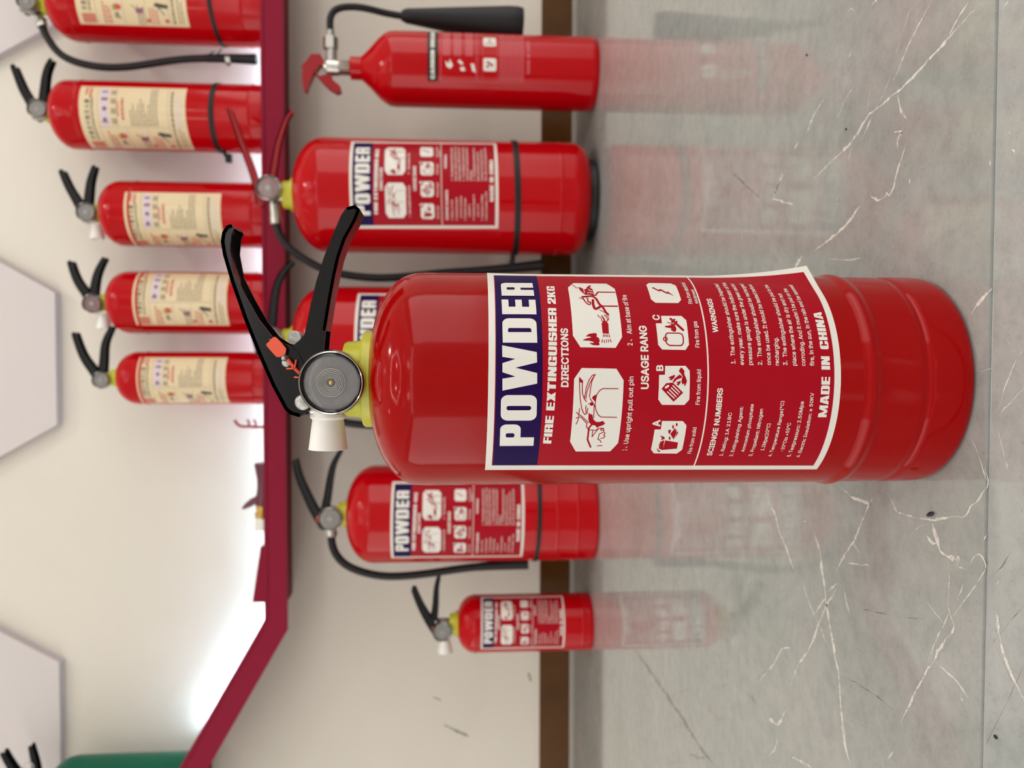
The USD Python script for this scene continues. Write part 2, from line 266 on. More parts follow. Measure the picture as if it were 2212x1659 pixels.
def _glyph(c):
    B, P = sbox, lambda *p: Polygon(p).buffer(0); t, W = 0.35, 0.84
    rr = lambda x0, y0, x1, y1, r: sbox(x0+r, y0+r, x1-r, y1-r).buffer(r, 6)
    O = rr(0, 0, W, 1, 0.2); cnt = rr(t, 0.16, W-t, 0.84, 0.06); bowl = unary_union([rr(0, 0.40, W, 1, 0.18), B(0, 0.40, 0.4, 1)]); hole = rr(t, 0.58, W-t+0.02, 0.83, 0.05)
    d = {'P': lambda: unary_union([bowl, B(0, 0, t, 1)]).difference(hole), 'O': lambda: O.difference(cnt),
         'D': lambda: unary_union([O, B(0, 0, 0.45, 1)]).difference(unary_union([cnt, B(t, 0.16, t+0.04, 0.84)])),
         'R': lambda: unary_union([bowl, B(0, 0, t, 1), B(W-t, 0, W, 0.42), rr(W-0.5, 0.30, W, 0.56, 0.08)]).difference(unary_union([hole, B(t, -1, W-t, 0.40)])),
         'E': lambda: B(0, 0, 0.72, 1).difference(unary_union([B(t, 0.2, 1, 0.405), B(t, 0.6, 1, 0.8)])), 'F': lambda: B(0, 0, 0.68, 1).difference(unary_union([B(t, -1, 1, 0.39), B(t, 0.59, 1, 0.8)])),
         'I': lambda: B(0, 0, t, 1), 'H': lambda: unary_union([B(0, 0, t, 1), B(W-t, 0, W, 1), B(0.1, 0.39, W-0.1, 0.61)]), 'T': lambda: unary_union([B(0, 0.78, 0.78, 1), B(0.39-t/2, 0, 0.39+t/2, 1)]),
         'U': lambda: unary_union([O, B(0, 0.5, W, 1)]).difference(unary_union([B(t, 0.4, W-t, 2), rr(t, 0.17, W-t, 0.7, 0.05)])),
         'N': lambda: unary_union([B(0, 0, 0.29, 1), B(W-0.29, 0, W, 1), P((0, 1), (0.36, 1), (W, 0), (W-0.36, 0))]), 'M': lambda: unary_union([B(0, 0, 0.28, 1), B(0.88, 0, 1.16, 1), P((0, 1), (0.36, 1), (0.70, 0), (0.46, 0)), P((0.80, 1), (1.16, 1), (0.70, 0), (0.46, 0))]),
         'W': lambda: unary_union([P((0, 1), (0.34, 1), (0.50, 0), (0.20, 0)), P((0.20, 0), (0.50, 0), (0.74, 1), (0.52, 1)), P((0.56, 1), (0.78, 1), (1.10, 0), (0.80, 0)), P((0.80, 0), (1.10, 0), (1.30, 1), (0.96, 1))]),
         'A': lambda: P((0.24, 1), (0.66, 1), (0.90, 0), (0.56, 0), (0.535, 0.17), (0.365, 0.17), (0.34, 0), (0, 0)).difference(P((0.395, 0.36), (0.505, 0.36), (0.45, 0.76))),
         'X': lambda: unary_union([P((0, 1), (0.38, 1), (0.86, 0), (0.48, 0)), P((0.48, 1), (0.86, 1), (0.38, 0), (0, 0))]), 'K': lambda: unary_union([B(0, 0, t, 1), P((0.3, 0.45), (0.54, 1), (0.88, 1), (0.64, 0.52), (0.9, 0), (0.54, 0))]),
         'C': lambda: O.difference(unary_union([cnt, B(W-t-0.02, 0.41, 1, 0.62)])), 'G': lambda: unary_union([O.difference(unary_union([cnt, B(W-t-0.02, 0.42, 1, 0.62)])), B(0.46, 0.36, W, 0.52), B(W-0.2, 0, W, 0.4)]),
         'S': lambda: O.difference(unary_union([B(t, 0.61, W-t, 0.84), B(W-t-0.02, 0.61, 1, 0.70), B(t, 0.16, W-t, 0.42), B(-1, 0.31, t+0.02, 0.42)])).union(P((0.04, 0.62), (0.3, 0.62), (0.80, 0.40), (0.5, 0.36))),
         '2': lambda: unary_union([rr(0, 0.5, W, 1, 0.2).difference(unary_union([B(t, 0.4, W-t, 0.84), B(-1, 0.3, t+0.02, 0.62)])), B(0, 0, W, 0.19), P((W, 0.70), (W-t, 0.62), (0, 0.24), (0, 0.1), (t+0.02, 0.1), (W, 0.55))]),
         'B': lambda: unary_union([rr(0, 0, W, 0.58, 0.16), rr(0, 0.44, W-0.03, 1, 0.16), B(0, 0, 0.4, 1)]).difference(unary_union([B(t, 0.18, W-t, 0.40), B(t, 0.62, W-t, 0.82)])),
         '8': lambda: unary_union([rr(0, 0, W, 0.58, 0.18), rr(0.02, 0.44, W-0.02, 1, 0.18)]).difference(unary_union([B(t, 0.17, W-t, 0.40), B(t, 0.62, W-t, 0.83)])),
         '4': lambda: unary_union([B(0.45, 0, 0.75, 1), P((0, 0.22), (0, 0.42), (0.42, 1), (0.75, 1), (0.75, 0.22))]).union(B(0, 0.2, 0.88, 0.4)).difference(P((0.26, 0.42), (0.46, 0.42), (0.46, 0.72))), '1': lambda: unary_union([B(0.2, 0, 0.2+t, 1), P((0, 0.72), (0.3, 0.72), (0.3, 1))])}
    return d[c]()
def heavy(ch, b=0):
    """one fat block capital as a polygon one high, and its width"""
    if ch not in _gl:
        q = _glyph(ch).buffer(0).buffer(0.002).buffer(-0.002); x0, y0, x1, y1 = q.bounds
        _gl[ch] = (affinity.scale(affinity.translate(q, -x0, -y0), 1, 1/(y1-y0), origin=(0, 0)), x1-x0)
    return _gl[ch]
def put_text(s, p0, p1, h, bold=False, grow=0):
    v, f = text2d(s, bold, grow); L = v[:, 0].max()-v[:, 0].min(); x = (v[:, 0]-v[:, 0].min())/L; d = np.array(p1)-np.array(p0); n = np.array([-d[1], d[0]])/np.linalg.norm(d)
    return np.array(p0) + np.outer(x, d) + np.outer(v[:, 1]*h, n), f
def put_heavy(s, p0, p1, h, b=0.055, gap=0.07, space=0.42):
    x, items = 0.0, []
    for ch in s:
        if ch == ' ': x += space; continue
        g, w = heavy(ch, b); items.append((g, x)); x += w + gap
    x -= gap; d = (np.array(p1)-np.array(p0)); L = np.linalg.norm(d); u = d/L; out = []
    for g, gx in items:
        q = affinity.affine_transform(affinity.translate(g, gx, 0), [u[0]*L/x, -u[1]*h, u[1]*L/x, u[0]*h, p0[0], p0[1]]); out.append(tri2d(q))
    return joined(out)

# ------------------------------------------------------------------ traced measurements (millimetres)
PANELS=[[(50.4,185.1),(55.1,181.9),(54.8,166.3),(49.8,163.2),(20.3,163.4),(15.2,166.6),(15.4,182.3),(20.9,185.4)],
[(1.4,185.4),(6.2,182),(5.9,166.6),(0.7,163.4),(-2.3,163.5),(-29,164.1),(-33.9,167.2),(-33.8,182.9),(-28,186)],
[(31.4,144.6),(31.4,135.2),(29,133.3),(16.8,133.5),(14.3,135.3),(14.5,145.8),(16.7,147.5),(27.3,147.5),(27.3,144.7)],
[(53.9,147.5),(56.1,145.7),(55.8,135.3),(53.5,133.4),(41.4,133.5),(39.2,135.3),(39.3,145.9),(41.7,147.6)],
[(7.2,144.8),(7.2,135.6),(5,133.8),(-7.8,133.8),(-10.2,135.9),(-10.1,146),(-7.6,147.8),(3.2,147.6),(3.2,145)],
[(-17.6,145.4),(-17.7,135.9),(-19.8,134),(-33.1,134),(-35.6,136.1),(-35.3,146.8),(-32.8,148.5),(-21.8,148.3),(-21.8,145.5)]]
FILLS=[[(20.57,179.79),(21.79,178.06),(22.18,175.13),(21.52,174.62),(20.44,174.95),(20.01,174.17),(19.05,173.63),(18.2,173.68),(17.57,174.02),(16.73,173.66),(16.31,174.28),(16.41,176.47),(16.92,177.63),(17.38,178.21),(17.35,177.02),(17.52,176.21),(17.98,176.39),(18.5,178.35),(18.63,181.23),(19.45,179.69),(20,177.27),(20.43,177.54)],
[(22.09,172.04),(21.84,169.25),(26.86,169.1),(28.16,169.83),(28.4,170.31),(29.48,170.51),(30.96,171.17),(31.58,171.82),(31.2,171.92),(29.6,171.21),(28.39,171.12),(27.08,172.1)],
[(32.74,169.87),(33.53,169.18),(32.37,168.29),(31.23,168.21),(31.48,168.89),(32.11,169.53)],
[(50.86,180.09),(50.46,178.99),(49.07,177.91),(48.88,176.99),(50.72,176.23),(52.48,174.93),(52.73,173.84),(51.39,174.46),(50.12,174.73),(49.53,173.87),(47.22,173.67),(44.9,173.66),(43.88,174),(44.53,175.57),(44.67,177.83),(46.41,178.87),(48.26,179.78)],
[(2.21,183),(0.38,181.37),(-0.48,181.68),(0.13,182.99)],
[(-5.4,175.55),(-8.77,175.83),(-8.02,176.47),(-7.02,177.37),(-6.27,177.02),(-5.82,176.29)],
[(-9.65,176.66),(-10,176.73),(-10.29,176.94),(-10.44,177.25),(-10.44,177.6),(-10.28,177.93),(-10,178.16),(-9.65,178.25),(-9.3,178.19),(-9.02,177.97),(-8.86,177.66),(-8.86,177.31),(-9.02,176.99),(-9.3,176.76)],
[(-13.49,178.61),(-16.78,178.56),(-18.4,177.96),(-19.36,176.9),(-19.64,175.38),(-20.89,174.29),(-20.2,173.71),(-19.79,172.36),(-18.83,170.88),(-17.47,172.02),(-18.01,173.49),(-18,174.99),(-16.78,176.32),(-14.4,176.95),(-14.27,177.95)],
[(25.85,143.66),(26.09,141.79),(26.45,140.83),(27.04,140.25),(27.5,142.02),(27.98,142.37),(27.51,140.8),(27.05,139.63),(25.42,138.62),(24.05,138.48),(23.14,138.99),(22.96,139.72),(23.47,140.48),(24.14,141.31),(24.31,140.38),(24.94,141.53),(25.16,143.13)],
[(50.83,145.43),(51.49,144.77),(49.04,142.73),(49.86,141.6),(46.99,139.24),(47.74,138.55),(44.19,136.33),(46.08,138.47),(45.89,139.35),(48.46,141.79),(47.68,142.58)],
[(-2.91,146.44),(-0.5,144.46),(-0.22,141.44),(-4.63,136.72),(-8.66,140.88)],
[(-0.07,141.58),(1.48,140.73),(3.33,138.41),(2.48,137.26),(1.91,137.55),(1.2,139.57),(-0.22,141.01)],
[(2.05,143.61),(2.76,141.88),(3.24,140.43),(2.05,140.73),(0.92,141.88),(1.06,143.18),(1.77,142.46)],
[(-0.22,140.14),(0.64,137.84),(-0.5,138.12),(-1.49,138.97),(-1.07,139.84),(-0.5,139.13)],
[(4.89,138.74),(6.46,137.78),(6.03,137.06),(4.9,136.22),(3.62,136.39),(2.05,135.67),(0.35,135.09),(-1.92,136.07),(-0.5,136.53),(-1.07,137.1),(0.07,137.55),(1.49,137.41),(2.48,136.97),(3.76,137.83)],
[(-27.62,142.77),(-28.85,136.68),(-32.32,136.62),(-33.06,143.03)],
[(-27.44,143.24),(-33.25,142.94),(-32.26,145.03),(-28.51,145)],
[(-24.98,145.48),(-25.68,143.48),(-26.73,143.04),(-27.43,144.71),(-26.2,144.44)],
[(-31.86,145.98),(-33.04,145.2),(-34.05,143.85),(-34.45,144.53),(-33.43,145.53)],
[(-29.97,145.53),(-29.98,144.58),(-31.49,144.35)],
[(-24.16,140.89),(-21.02,139.08),(-23.67,137.29),(-27.04,139.02)],
[(-21.99,142.04),(-22.16,140.7),(-24.33,141.16),(-23.31,141.88)],
[(-19.42,138.13),(-19.91,138.15),(-20.21,138.32),(-20.21,138.57),(-19.9,138.81),(-19.41,138.94),(-18.93,138.92),(-18.63,138.75),(-18.63,138.5),(-18.93,138.26)],
[(-20.53,139.67),(-21.1,139.68),(-21.46,139.84),(-21.46,140.09),(-21.1,140.34),(-20.53,140.48),(-19.96,140.47),(-19.61,140.3),(-19.62,140.05),(-19.97,139.81)],
[(-26.4,140.47),(-26.94,140.47),(-27.27,140.63),(-27.27,140.89),(-26.93,141.14),(-26.39,141.29),(-25.86,141.29),(-25.53,141.13),(-25.54,140.87),(-25.86,140.62)]]
LINES=[(0.26,[(21.54,171.57),(20.45,171.95)]),
(0.26,[(21.39,171.02),(20.45,171.29)]),
(0.26,[(21.33,170.43),(20.39,170.55)]),
(0.26,[(21.26,169.89),(20.31,169.82)]),
(0.26,[(21.33,169.18),(20.25,169)]),
(0.26,[(19.1,172.33),(17.68,172.66)]),
(0.26,[(18.85,171.55),(17.58,171.53)]),
(0.26,[(19.06,170.54),(17.75,170.58)]),
(0.26,[(18.96,169.65),(17.79,169.62)]),
(0.26,[(19.18,168.83),(17.9,168.51)]),
(0.26,[(31.64,173.38),(30.82,173.11),(29.72,171.9),(28.38,171.93),(28.03,171.45)]),
(0.26,[(31.72,170.49),(30.47,169.6),(29.49,169.19),(28.16,169.52),(28.04,169.94)]),
(0.26,[(31.72,169.78),(30.72,168.87),(29.25,168.61),(28.76,169.16)]),
(0.85,[(42.98,179.27),(43.27,177.38),(43.52,175.7),(43.54,174.45),(41.78,173.02),(39.93,172.53),(38.17,172.02),(36.76,170.95),(34.85,170.15),(33.01,169.54)]),
(0.45,[(42.5,179.12),(39.87,178.39),(38.12,177.35),(37.69,176.47),(38.42,175.98),(39.6,176.06),(39.29,176.81),(40.49,177.09),(41.42,176.77),(42.36,177.28)]),
(0.3,[(42.48,180.67),(41.39,179.24)]),
(0.97,[(40.82,174.62),(38.14,174.89),(35.62,174.55),(35.08,174),(35.64,172.92),(36.75,171.57)]),
(0.57,[(46.7,163.72),(46.7,171.55),(45.62,172.22),(44.23,172.92),(44.05,173.77)]),
(0.57,[(36.88,163.87),(36.9,170.94)]),
(0.26,[(34.56,172.22),(32.87,169.86)]),
(0.32,[(53.15,182.63),(50.22,181.11),(50.24,180.17)]),
(0.28,[(2.09,183),(-2.07,182.98),(-7.51,182.55),(-11.55,181.8),(-13.61,180.96),(-14.45,180.18),(-13.88,179.34),(-11.43,179.07)]),
(0.28,[(-0.36,181.81),(-4.53,181.71),(-6.27,181.22),(-6.76,180.59)]),
(0.28,[(-6.27,181.22),(-7.51,180.7),(-8.56,179.8)]),
(0.28,[(-6.51,180.6),(-2.56,180.06),(0.87,178.85),(2.95,177.37),(3.32,176),(2.21,176.75),(0.13,177.61),(-3.3,178.19),(-6.52,178.5)]),
(0.28,[(-7.39,180.08),(-4.04,179.67),(-0.36,178.35),(1.85,177.12),(3.19,176.13)]),
(0.28,[(-10.41,179.86),(-11.55,180.06),(-13.61,179.72)]),
(0.28,[(-2.87,165.81),(-2.81,172.63),(-3.67,174.11),(-5.53,175.3),(-7.77,175.74),(-10.03,175.9),(-12.33,175.43),(-14.41,174.46),(-15.6,173.14),(-15.81,165.93)]),
(0.28,[(-9.57,178.9),(-9.57,178.15)]),
(0.28,[(-7.14,178.23),(-9.53,176.67),(-10.92,175.87)]),
(0.28,[(-10.54,176.26),(-15.99,176.24)]),
(0.28,[(-13.47,184.07),(-14.52,182.78),(-15.18,181.63),(-18.26,178.47)]),
(0.28,[(-15.57,182.61),(-15.7,181.86),(-18.94,178.93)]),
(0.28,[(-11.67,182.73),(-14.26,182.92),(-16.76,183.04),(-19.05,183.91)]),
(0.28,[(-15.96,184.08),(-16.1,182.95)]),
(0.28,[(-18.8,179.06),(-20.31,179.21),(-21.3,178.52),(-21.86,177.72),(-22.01,176.46),(-22.16,175.07),(-21.18,173.76),(-21.05,171.51),(-22.32,171.16),(-22.03,172.69),(-21.46,172.61),(-21.19,171.5)]),
(0.28,[(-25.5,176.3),(-22.01,176.21)]),
(0.28,[(-25.5,176.3),(-22.59,174.66),(-21.32,173.75)]),
(0.28,[(-26.87,173.53),(-24.04,173.15),(-22.89,171.11),(-23.76,170.53),(-24.64,171.21),(-25.24,170.4),(-26.13,171.07),(-26.27,172.32)]),
(0.28,[(-26.87,173.53),(-27.03,172.76),(-28.59,171.84)]),
(0.28,[(-30.56,173.42),(-30.24,172.43),(-30.35,171.28)]),
(0.61,[(-19.22,176.91),(-20.88,178.05),(-27,178.19),(-31.13,176.41)]),
(0.41,[(22.34,142.53),(22.3,137.36),(21.71,136.2),(20.29,135.84),(17.71,135.99),(16.55,136.79),(16.33,137.92),(16.42,142.36),(17.26,143.5),(18.53,143.9),(21.12,143.77),(22,143.27),(22.34,142.53)]),
(0.36,[(19.43,143.18),(19.04,143.3),(18.73,143.56),(18.55,143.91),(18.55,144.29),(18.72,144.62),(19.03,144.82),(19.42,144.87),(19.82,144.76),(20.14,144.49),(20.31,144.13),(20.31,143.76),(20.14,143.43),(19.82,143.22),(19.43,143.18)]),
(0.93,[(29.69,140.4),(23.95,135.54)]),
(0.69,[(29.34,138.71),(27.87,140.04)]),
(0.69,[(28.25,137.84),(26.81,139.05)])]
SLOTS=[(0.53,[(48.13,175.42),(47.4,174.27)]),
(0.53,[(46.1,175.68),(45.76,174.17)]),
(0.4,[(48.48,177.98),(46.07,177.87)]),
(0.24,[(49.3,175.79),(48.52,175.58)]),
(0.24,[(46.81,176.32),(45.38,176.29)]),
(0.99,[(-2.34,144.58),(-1.63,143.52)]),
(0.49,[(-4.2,143.81),(-7.07,140.67)]),
(0.49,[(-3.34,142.97),(-6.35,139.83)]),
(0.49,[(-2.49,142.12),(-5.35,139.01)]),
(0.49,[(-1.49,141.42),(-4.49,138.32)]),
(0.12,[(-26.41,138.97),(-23.5,137.9),(-21.35,139.04)])]
VEINS=[(0,1.44,[(161.8,341.9),(158.9,355),(156.5,366.5),(153.9,374.5),(149.6,390.2),(145.4,408.8),(142.9,429.4),(141.1,442.3),(134.5,453.8),(128.2,472.4),(125.2,490.4),(119.7,514.7)]),
(0,0.74,[(166.9,353.4),(157.3,366.5),(154.5,371.8)]),
(0,0.88,[(179.9,382.3),(172.2,392.4),(165,403),(154.9,412.4),(152.1,417.4)]),
(0,0.72,[(184.6,396.6),(183.1,401.2),(174.3,408.1),(165.8,414.4)]),
(0,1.12,[(163.3,459.8),(158.3,471.2),(150.4,479.7)]),
(0,1.29,[(169.1,497.6),(163.2,511),(154.3,523.6)]),
(0,1.07,[(185.4,461.5),(183.8,466.6)]),
(0,0.96,[(203.1,440.4),(204.9,429.5)]),
(0,1.08,[(143.3,412.1),(133.4,408.5),(127.1,402.6)]),
(0,1.39,[(124.3,414.8),(121.2,405.6),(120.5,411.4),(114,411.2)]),
(0,1.33,[(114.6,403),(106.7,407.6),(102.9,410.8),(94.3,413.9),(89.7,418.9),(93.9,420.8),(90.5,422.4),(89.5,429.5),(94.8,439)]),
(0,1.50,[(91,449.5),(84.8,460.5),(77.8,482),(72.8,508.2)]),
(0,2.06,[(71.7,526.5),(63.2,540)]),
(0,2.06,[(137.5,555.4),(127.4,572),(121.1,578.1),(110,541.5)]),
(0,0.65,[(64.6,488.5),(60.7,461.8),(60.4,443.7)]),
(0,1.01,[(139.6,437.5),(134.6,444),(128.3,449.7)]),
(0,0.75,[(155.5,419.2),(148.4,426),(140.9,438.5)]),
(0,0.87,[(127.9,459.7),(122,464.8)]),
(0,0.87,[(210.4,468.5),(211.7,464.4),(207.8,460.1)]),
(0,0.82,[(95,398.5),(92.5,399.5)]),
(0,0.72,[(89.6,336.3),(86.7,336.8)]),
(0,1.32,[(151.4,534.3),(148.9,542.7)]),
(0,0.62,[(155.3,440.8),(144.3,443.3)]),
(0,1.15,[(101.7,477.1),(96.5,478.1)]),
(0,2.84,[(-113.1,504.2),(-123.1,494.6),(-142.1,488.9),(-164.5,480.7),(-185.2,472.7),(-194.4,466.5),(-216.1,463.5),(-236,457.1),(-246.5,449)]),
(0,2.31,[(-105.1,580.1),(-115.6,566),(-128.4,555.7),(-146.7,533.2)]),
(0,1.37,[(-77.8,471.2),(-82,452.9),(-82.4,434),(-93,441.9),(-109.8,453.2),(-124.6,467.4),(-133.9,474.3)]),
(0,0.79,[(-109.8,453.2),(-113.4,443.4)]),
(0,0.87,[(-78.6,430.5),(-82.4,434)]),
(0,0.89,[(-70.5,422.6),(-74.7,411.3),(-80.7,405.7),(-81.6,395.3),(-80.2,379.1),(-79.1,371.5),(-75.9,364.3),(-72.8,349.1),(-67.4,345.3),(-62,339.1),(-55.8,334.3),(-52.7,333.2),(-45.9,337.1)]),
(0,2.19,[(-81.1,374.5),(-86.9,371.3),(-94,366.6),(-94,359.4),(-92.1,351.9),(-97,353.8)]),
(0,1.72,[(-88.1,378.9),(-90.5,375),(-90.3,370.4)]),
(0,0.93,[(-81.6,395.3),(-84.4,390.2)]),
(0,0.67,[(-81.8,377.5),(-86.1,386.9),(-91.8,393.3)]),
(0,0.69,[(-97,353.8),(-96.6,349.1)]),
(0,1.16,[(-94.2,360.1),(-103.9,359.8),(-116.7,360.9),(-120.7,359.3),(-125.9,355),(-136.1,362.4),(-149.3,370.9),(-155.4,376.8),(-171.5,385.9),(-193.4,398.7)]),
(0,0.67,[(-93.7,344.5),(-88.8,342.1),(-87,338.3),(-90.1,333.9),(-94.2,333.8),(-106.4,344.1),(-117.8,353.1),(-122.4,356.5)]),
(0,0.67,[(-120.7,359.3),(-127.2,362.7),(-138.8,369.7),(-150.2,375.4)]),
(0,0.71,[(-149.3,370.9),(-151.8,352.1),(-156,344.6)]),
(0,0.75,[(-156.6,349.9),(-159.6,347.8)]),
(0,0.60,[(-121.1,377.9),(-123.8,371.7),(-128.1,362.7)]),
(0,0.62,[(-104.5,349.5),(-112.8,354)]),
(0,1.48,[(-138.2,467),(-155.9,483.4),(-173.2,495.7),(-191.6,505.9),(-211.6,525.2),(-231.9,536.6)]),
(0,0.98,[(-137.7,469.4),(-147.7,483.7)]),
(0,1.22,[(-152.8,484.8),(-167.7,501.2)]),
(0,1.10,[(-151.6,518.3),(-164.5,506.7),(-172.8,494.4),(-181.8,482.6)]),
(0,0.60,[(-122.2,458.3),(-119.9,443.2),(-117.8,432.9)]),
(0,2.12,[(-272.1,575),(-269.7,557.9),(-262.7,551.6),(-251.7,545.4)]),
(0,1.53,[(-279.2,557.6),(-292.1,564),(-300.1,574.2)]),
(0,1.59,[(-280.8,533.6),(-275,517.4),(-272,500.7)]),
(0,0.74,[(-210.2,403.5),(-219.4,410.5)]),
(0,1.51,[(-202.6,536),(-210.3,553.2),(-226.2,566),(-250.1,593.9)]),
(0,0.95,[(-139.1,462.4),(-153.8,455.1)]),
(0,2.89,[(-270.6,612.6),(-270.5,597.1)]),
(0,0.88,[(-110.1,519.6),(-109.3,515.4)]),
(0,0.70,[(-77.7,334.3),(-80.5,335.4)]),
(2,1.37,[(-109.4,326.7),(-120.7,324),(-128.2,320.3),(-135.1,315.6),(-141.7,308.9),(-147.8,303.4)]),
(3,0.39,[(-81.3,318.4),(-88.8,322.7),(-94.4,328.3)]),
(3,0.27,[(-101,309),(-113.5,319.6),(-127.3,330.9)]),
(3,0.31,[(-125.2,308.3),(-146.8,318.6),(-172.7,332)]),
(2,0.66,[(-98.1,327),(-96,325.3),(-95.2,328.3)]),
(2,0.68,[(-43.3,323.5),(-46.6,321.7)]),
(1,0.85,[(-194.1,463),(-192,449.6),(-189.4,432.8),(-189.2,405.9)]),
(1,0.59,[(-145.3,442.4),(-141.5,422.3),(-139,413)]),
(1,0.39,[(-136.3,397),(-131.4,380.7)]),
(0,1.36,[(31.9,333.6),(28.2,339.5),(24.6,344.3),(21.2,348.3)]),
(0,0.34,[(-5.1,340.4),(-4.4,337.5),(-3.4,332.3)]),
(0,0.59,[(-35.3,346),(-42.7,340.3),(-50.7,336.1),(-54.1,333.1)]),
(2,0.46,[(-11.4,312.8),(-17.2,320.4),(-24,328.4)]),
(2,0.62,[(0.7,317.5),(-12.5,325),(-21.4,327.5)]),
(2,0.34,[(10.1,323.9),(7,322)]),
(2,0.55,[(4.4,314.2),(2,316.6)]),
(2,0.46,[(-28.5,328.2),(-37.7,325.2),(-46.1,321.8)]),
(2,0.74,[(155.2,327.3),(152.4,331)]),
(2,0.39,[(98.9,325.1),(96.8,324)]),
(2,0.70,[(90.7,323.3),(88,321.1)]),
(0,9.68,[(343.8,1017.7),(330.7,1047.2),(293.6,1088.8)]),
(0,9.22,[(432.6,1104.2),(422.6,1163.6),(405,1202.1)]),
(0,3.12,[(275.9,653),(264.9,669.2),(262.4,682.1),(257.3,719.1)]),
(0,1.94,[(143.6,948.1),(132.3,899.2),(126,855.1)]),
(0,1.91,[(114.8,815),(101.4,766.8),(97.1,709.4)]),
(0,2.91,[(107.2,602.7),(91.3,624),(71.9,650.8)]),
(0,4.82,[(211.9,994.7),(189.8,1042.9)]),
(0,2.22,[(136.3,561.1),(120,579.5)]),
(0,1.94,[(240.9,610.3),(234,617.3)]),
(0,4.87,[(301.6,988.2),(284.5,1045.8)]),
(1,1.51,[(163.4,670.4),(141.1,629.3),(126,599.8)]),
(0,5.94,[(-158.7,940.7),(-187.7,987.5),(-247.6,1096.7)]),
(1,5.61,[(-384,1023.2),(-378.7,907.5),(-375.3,807.8),(-376.3,738.6),(-371.8,695.2),(-372.3,680.1)]),
(0,3.67,[(-326.4,726),(-327.6,707),(-322.8,681.6),(-311.6,662.8)]),
(0,4.37,[(-271.6,620.4),(-271.2,600.6)]),
(0,1.57,[(-237,579.4),(-254.5,601.1)]),
(0,1.07,[(-352.9,815.4),(-335.2,776.1)]),
(0,1.47,[(-298.9,692.4),(-278.5,659.2)]),
(1,1.46,[(-402.9,780.4),(-384.1,732.7),(-369.5,711)]),
(0,3.14,[(-327.1,676.6),(-334,666.8)]),
(0,2.11,[(-453.9,848.7),(-440.3,834.2),(-418.6,799.7)]),
(0,2.18,[(-269,698.4),(-268.4,683.3),(-263.3,659.7)]),
(0,2.58,[(-271,685.7),(-276.3,678.2)]),
(0,4.05,[(-357.7,781.8),(-363.2,769)]),
(0,2.59,[(-142,734.4),(-146.9,723.2)]),
(0,0.82,[(-115,688),(-111.1,669)]),
(0,2.60,[(-146.8,769.4),(-140.6,760.5)])]
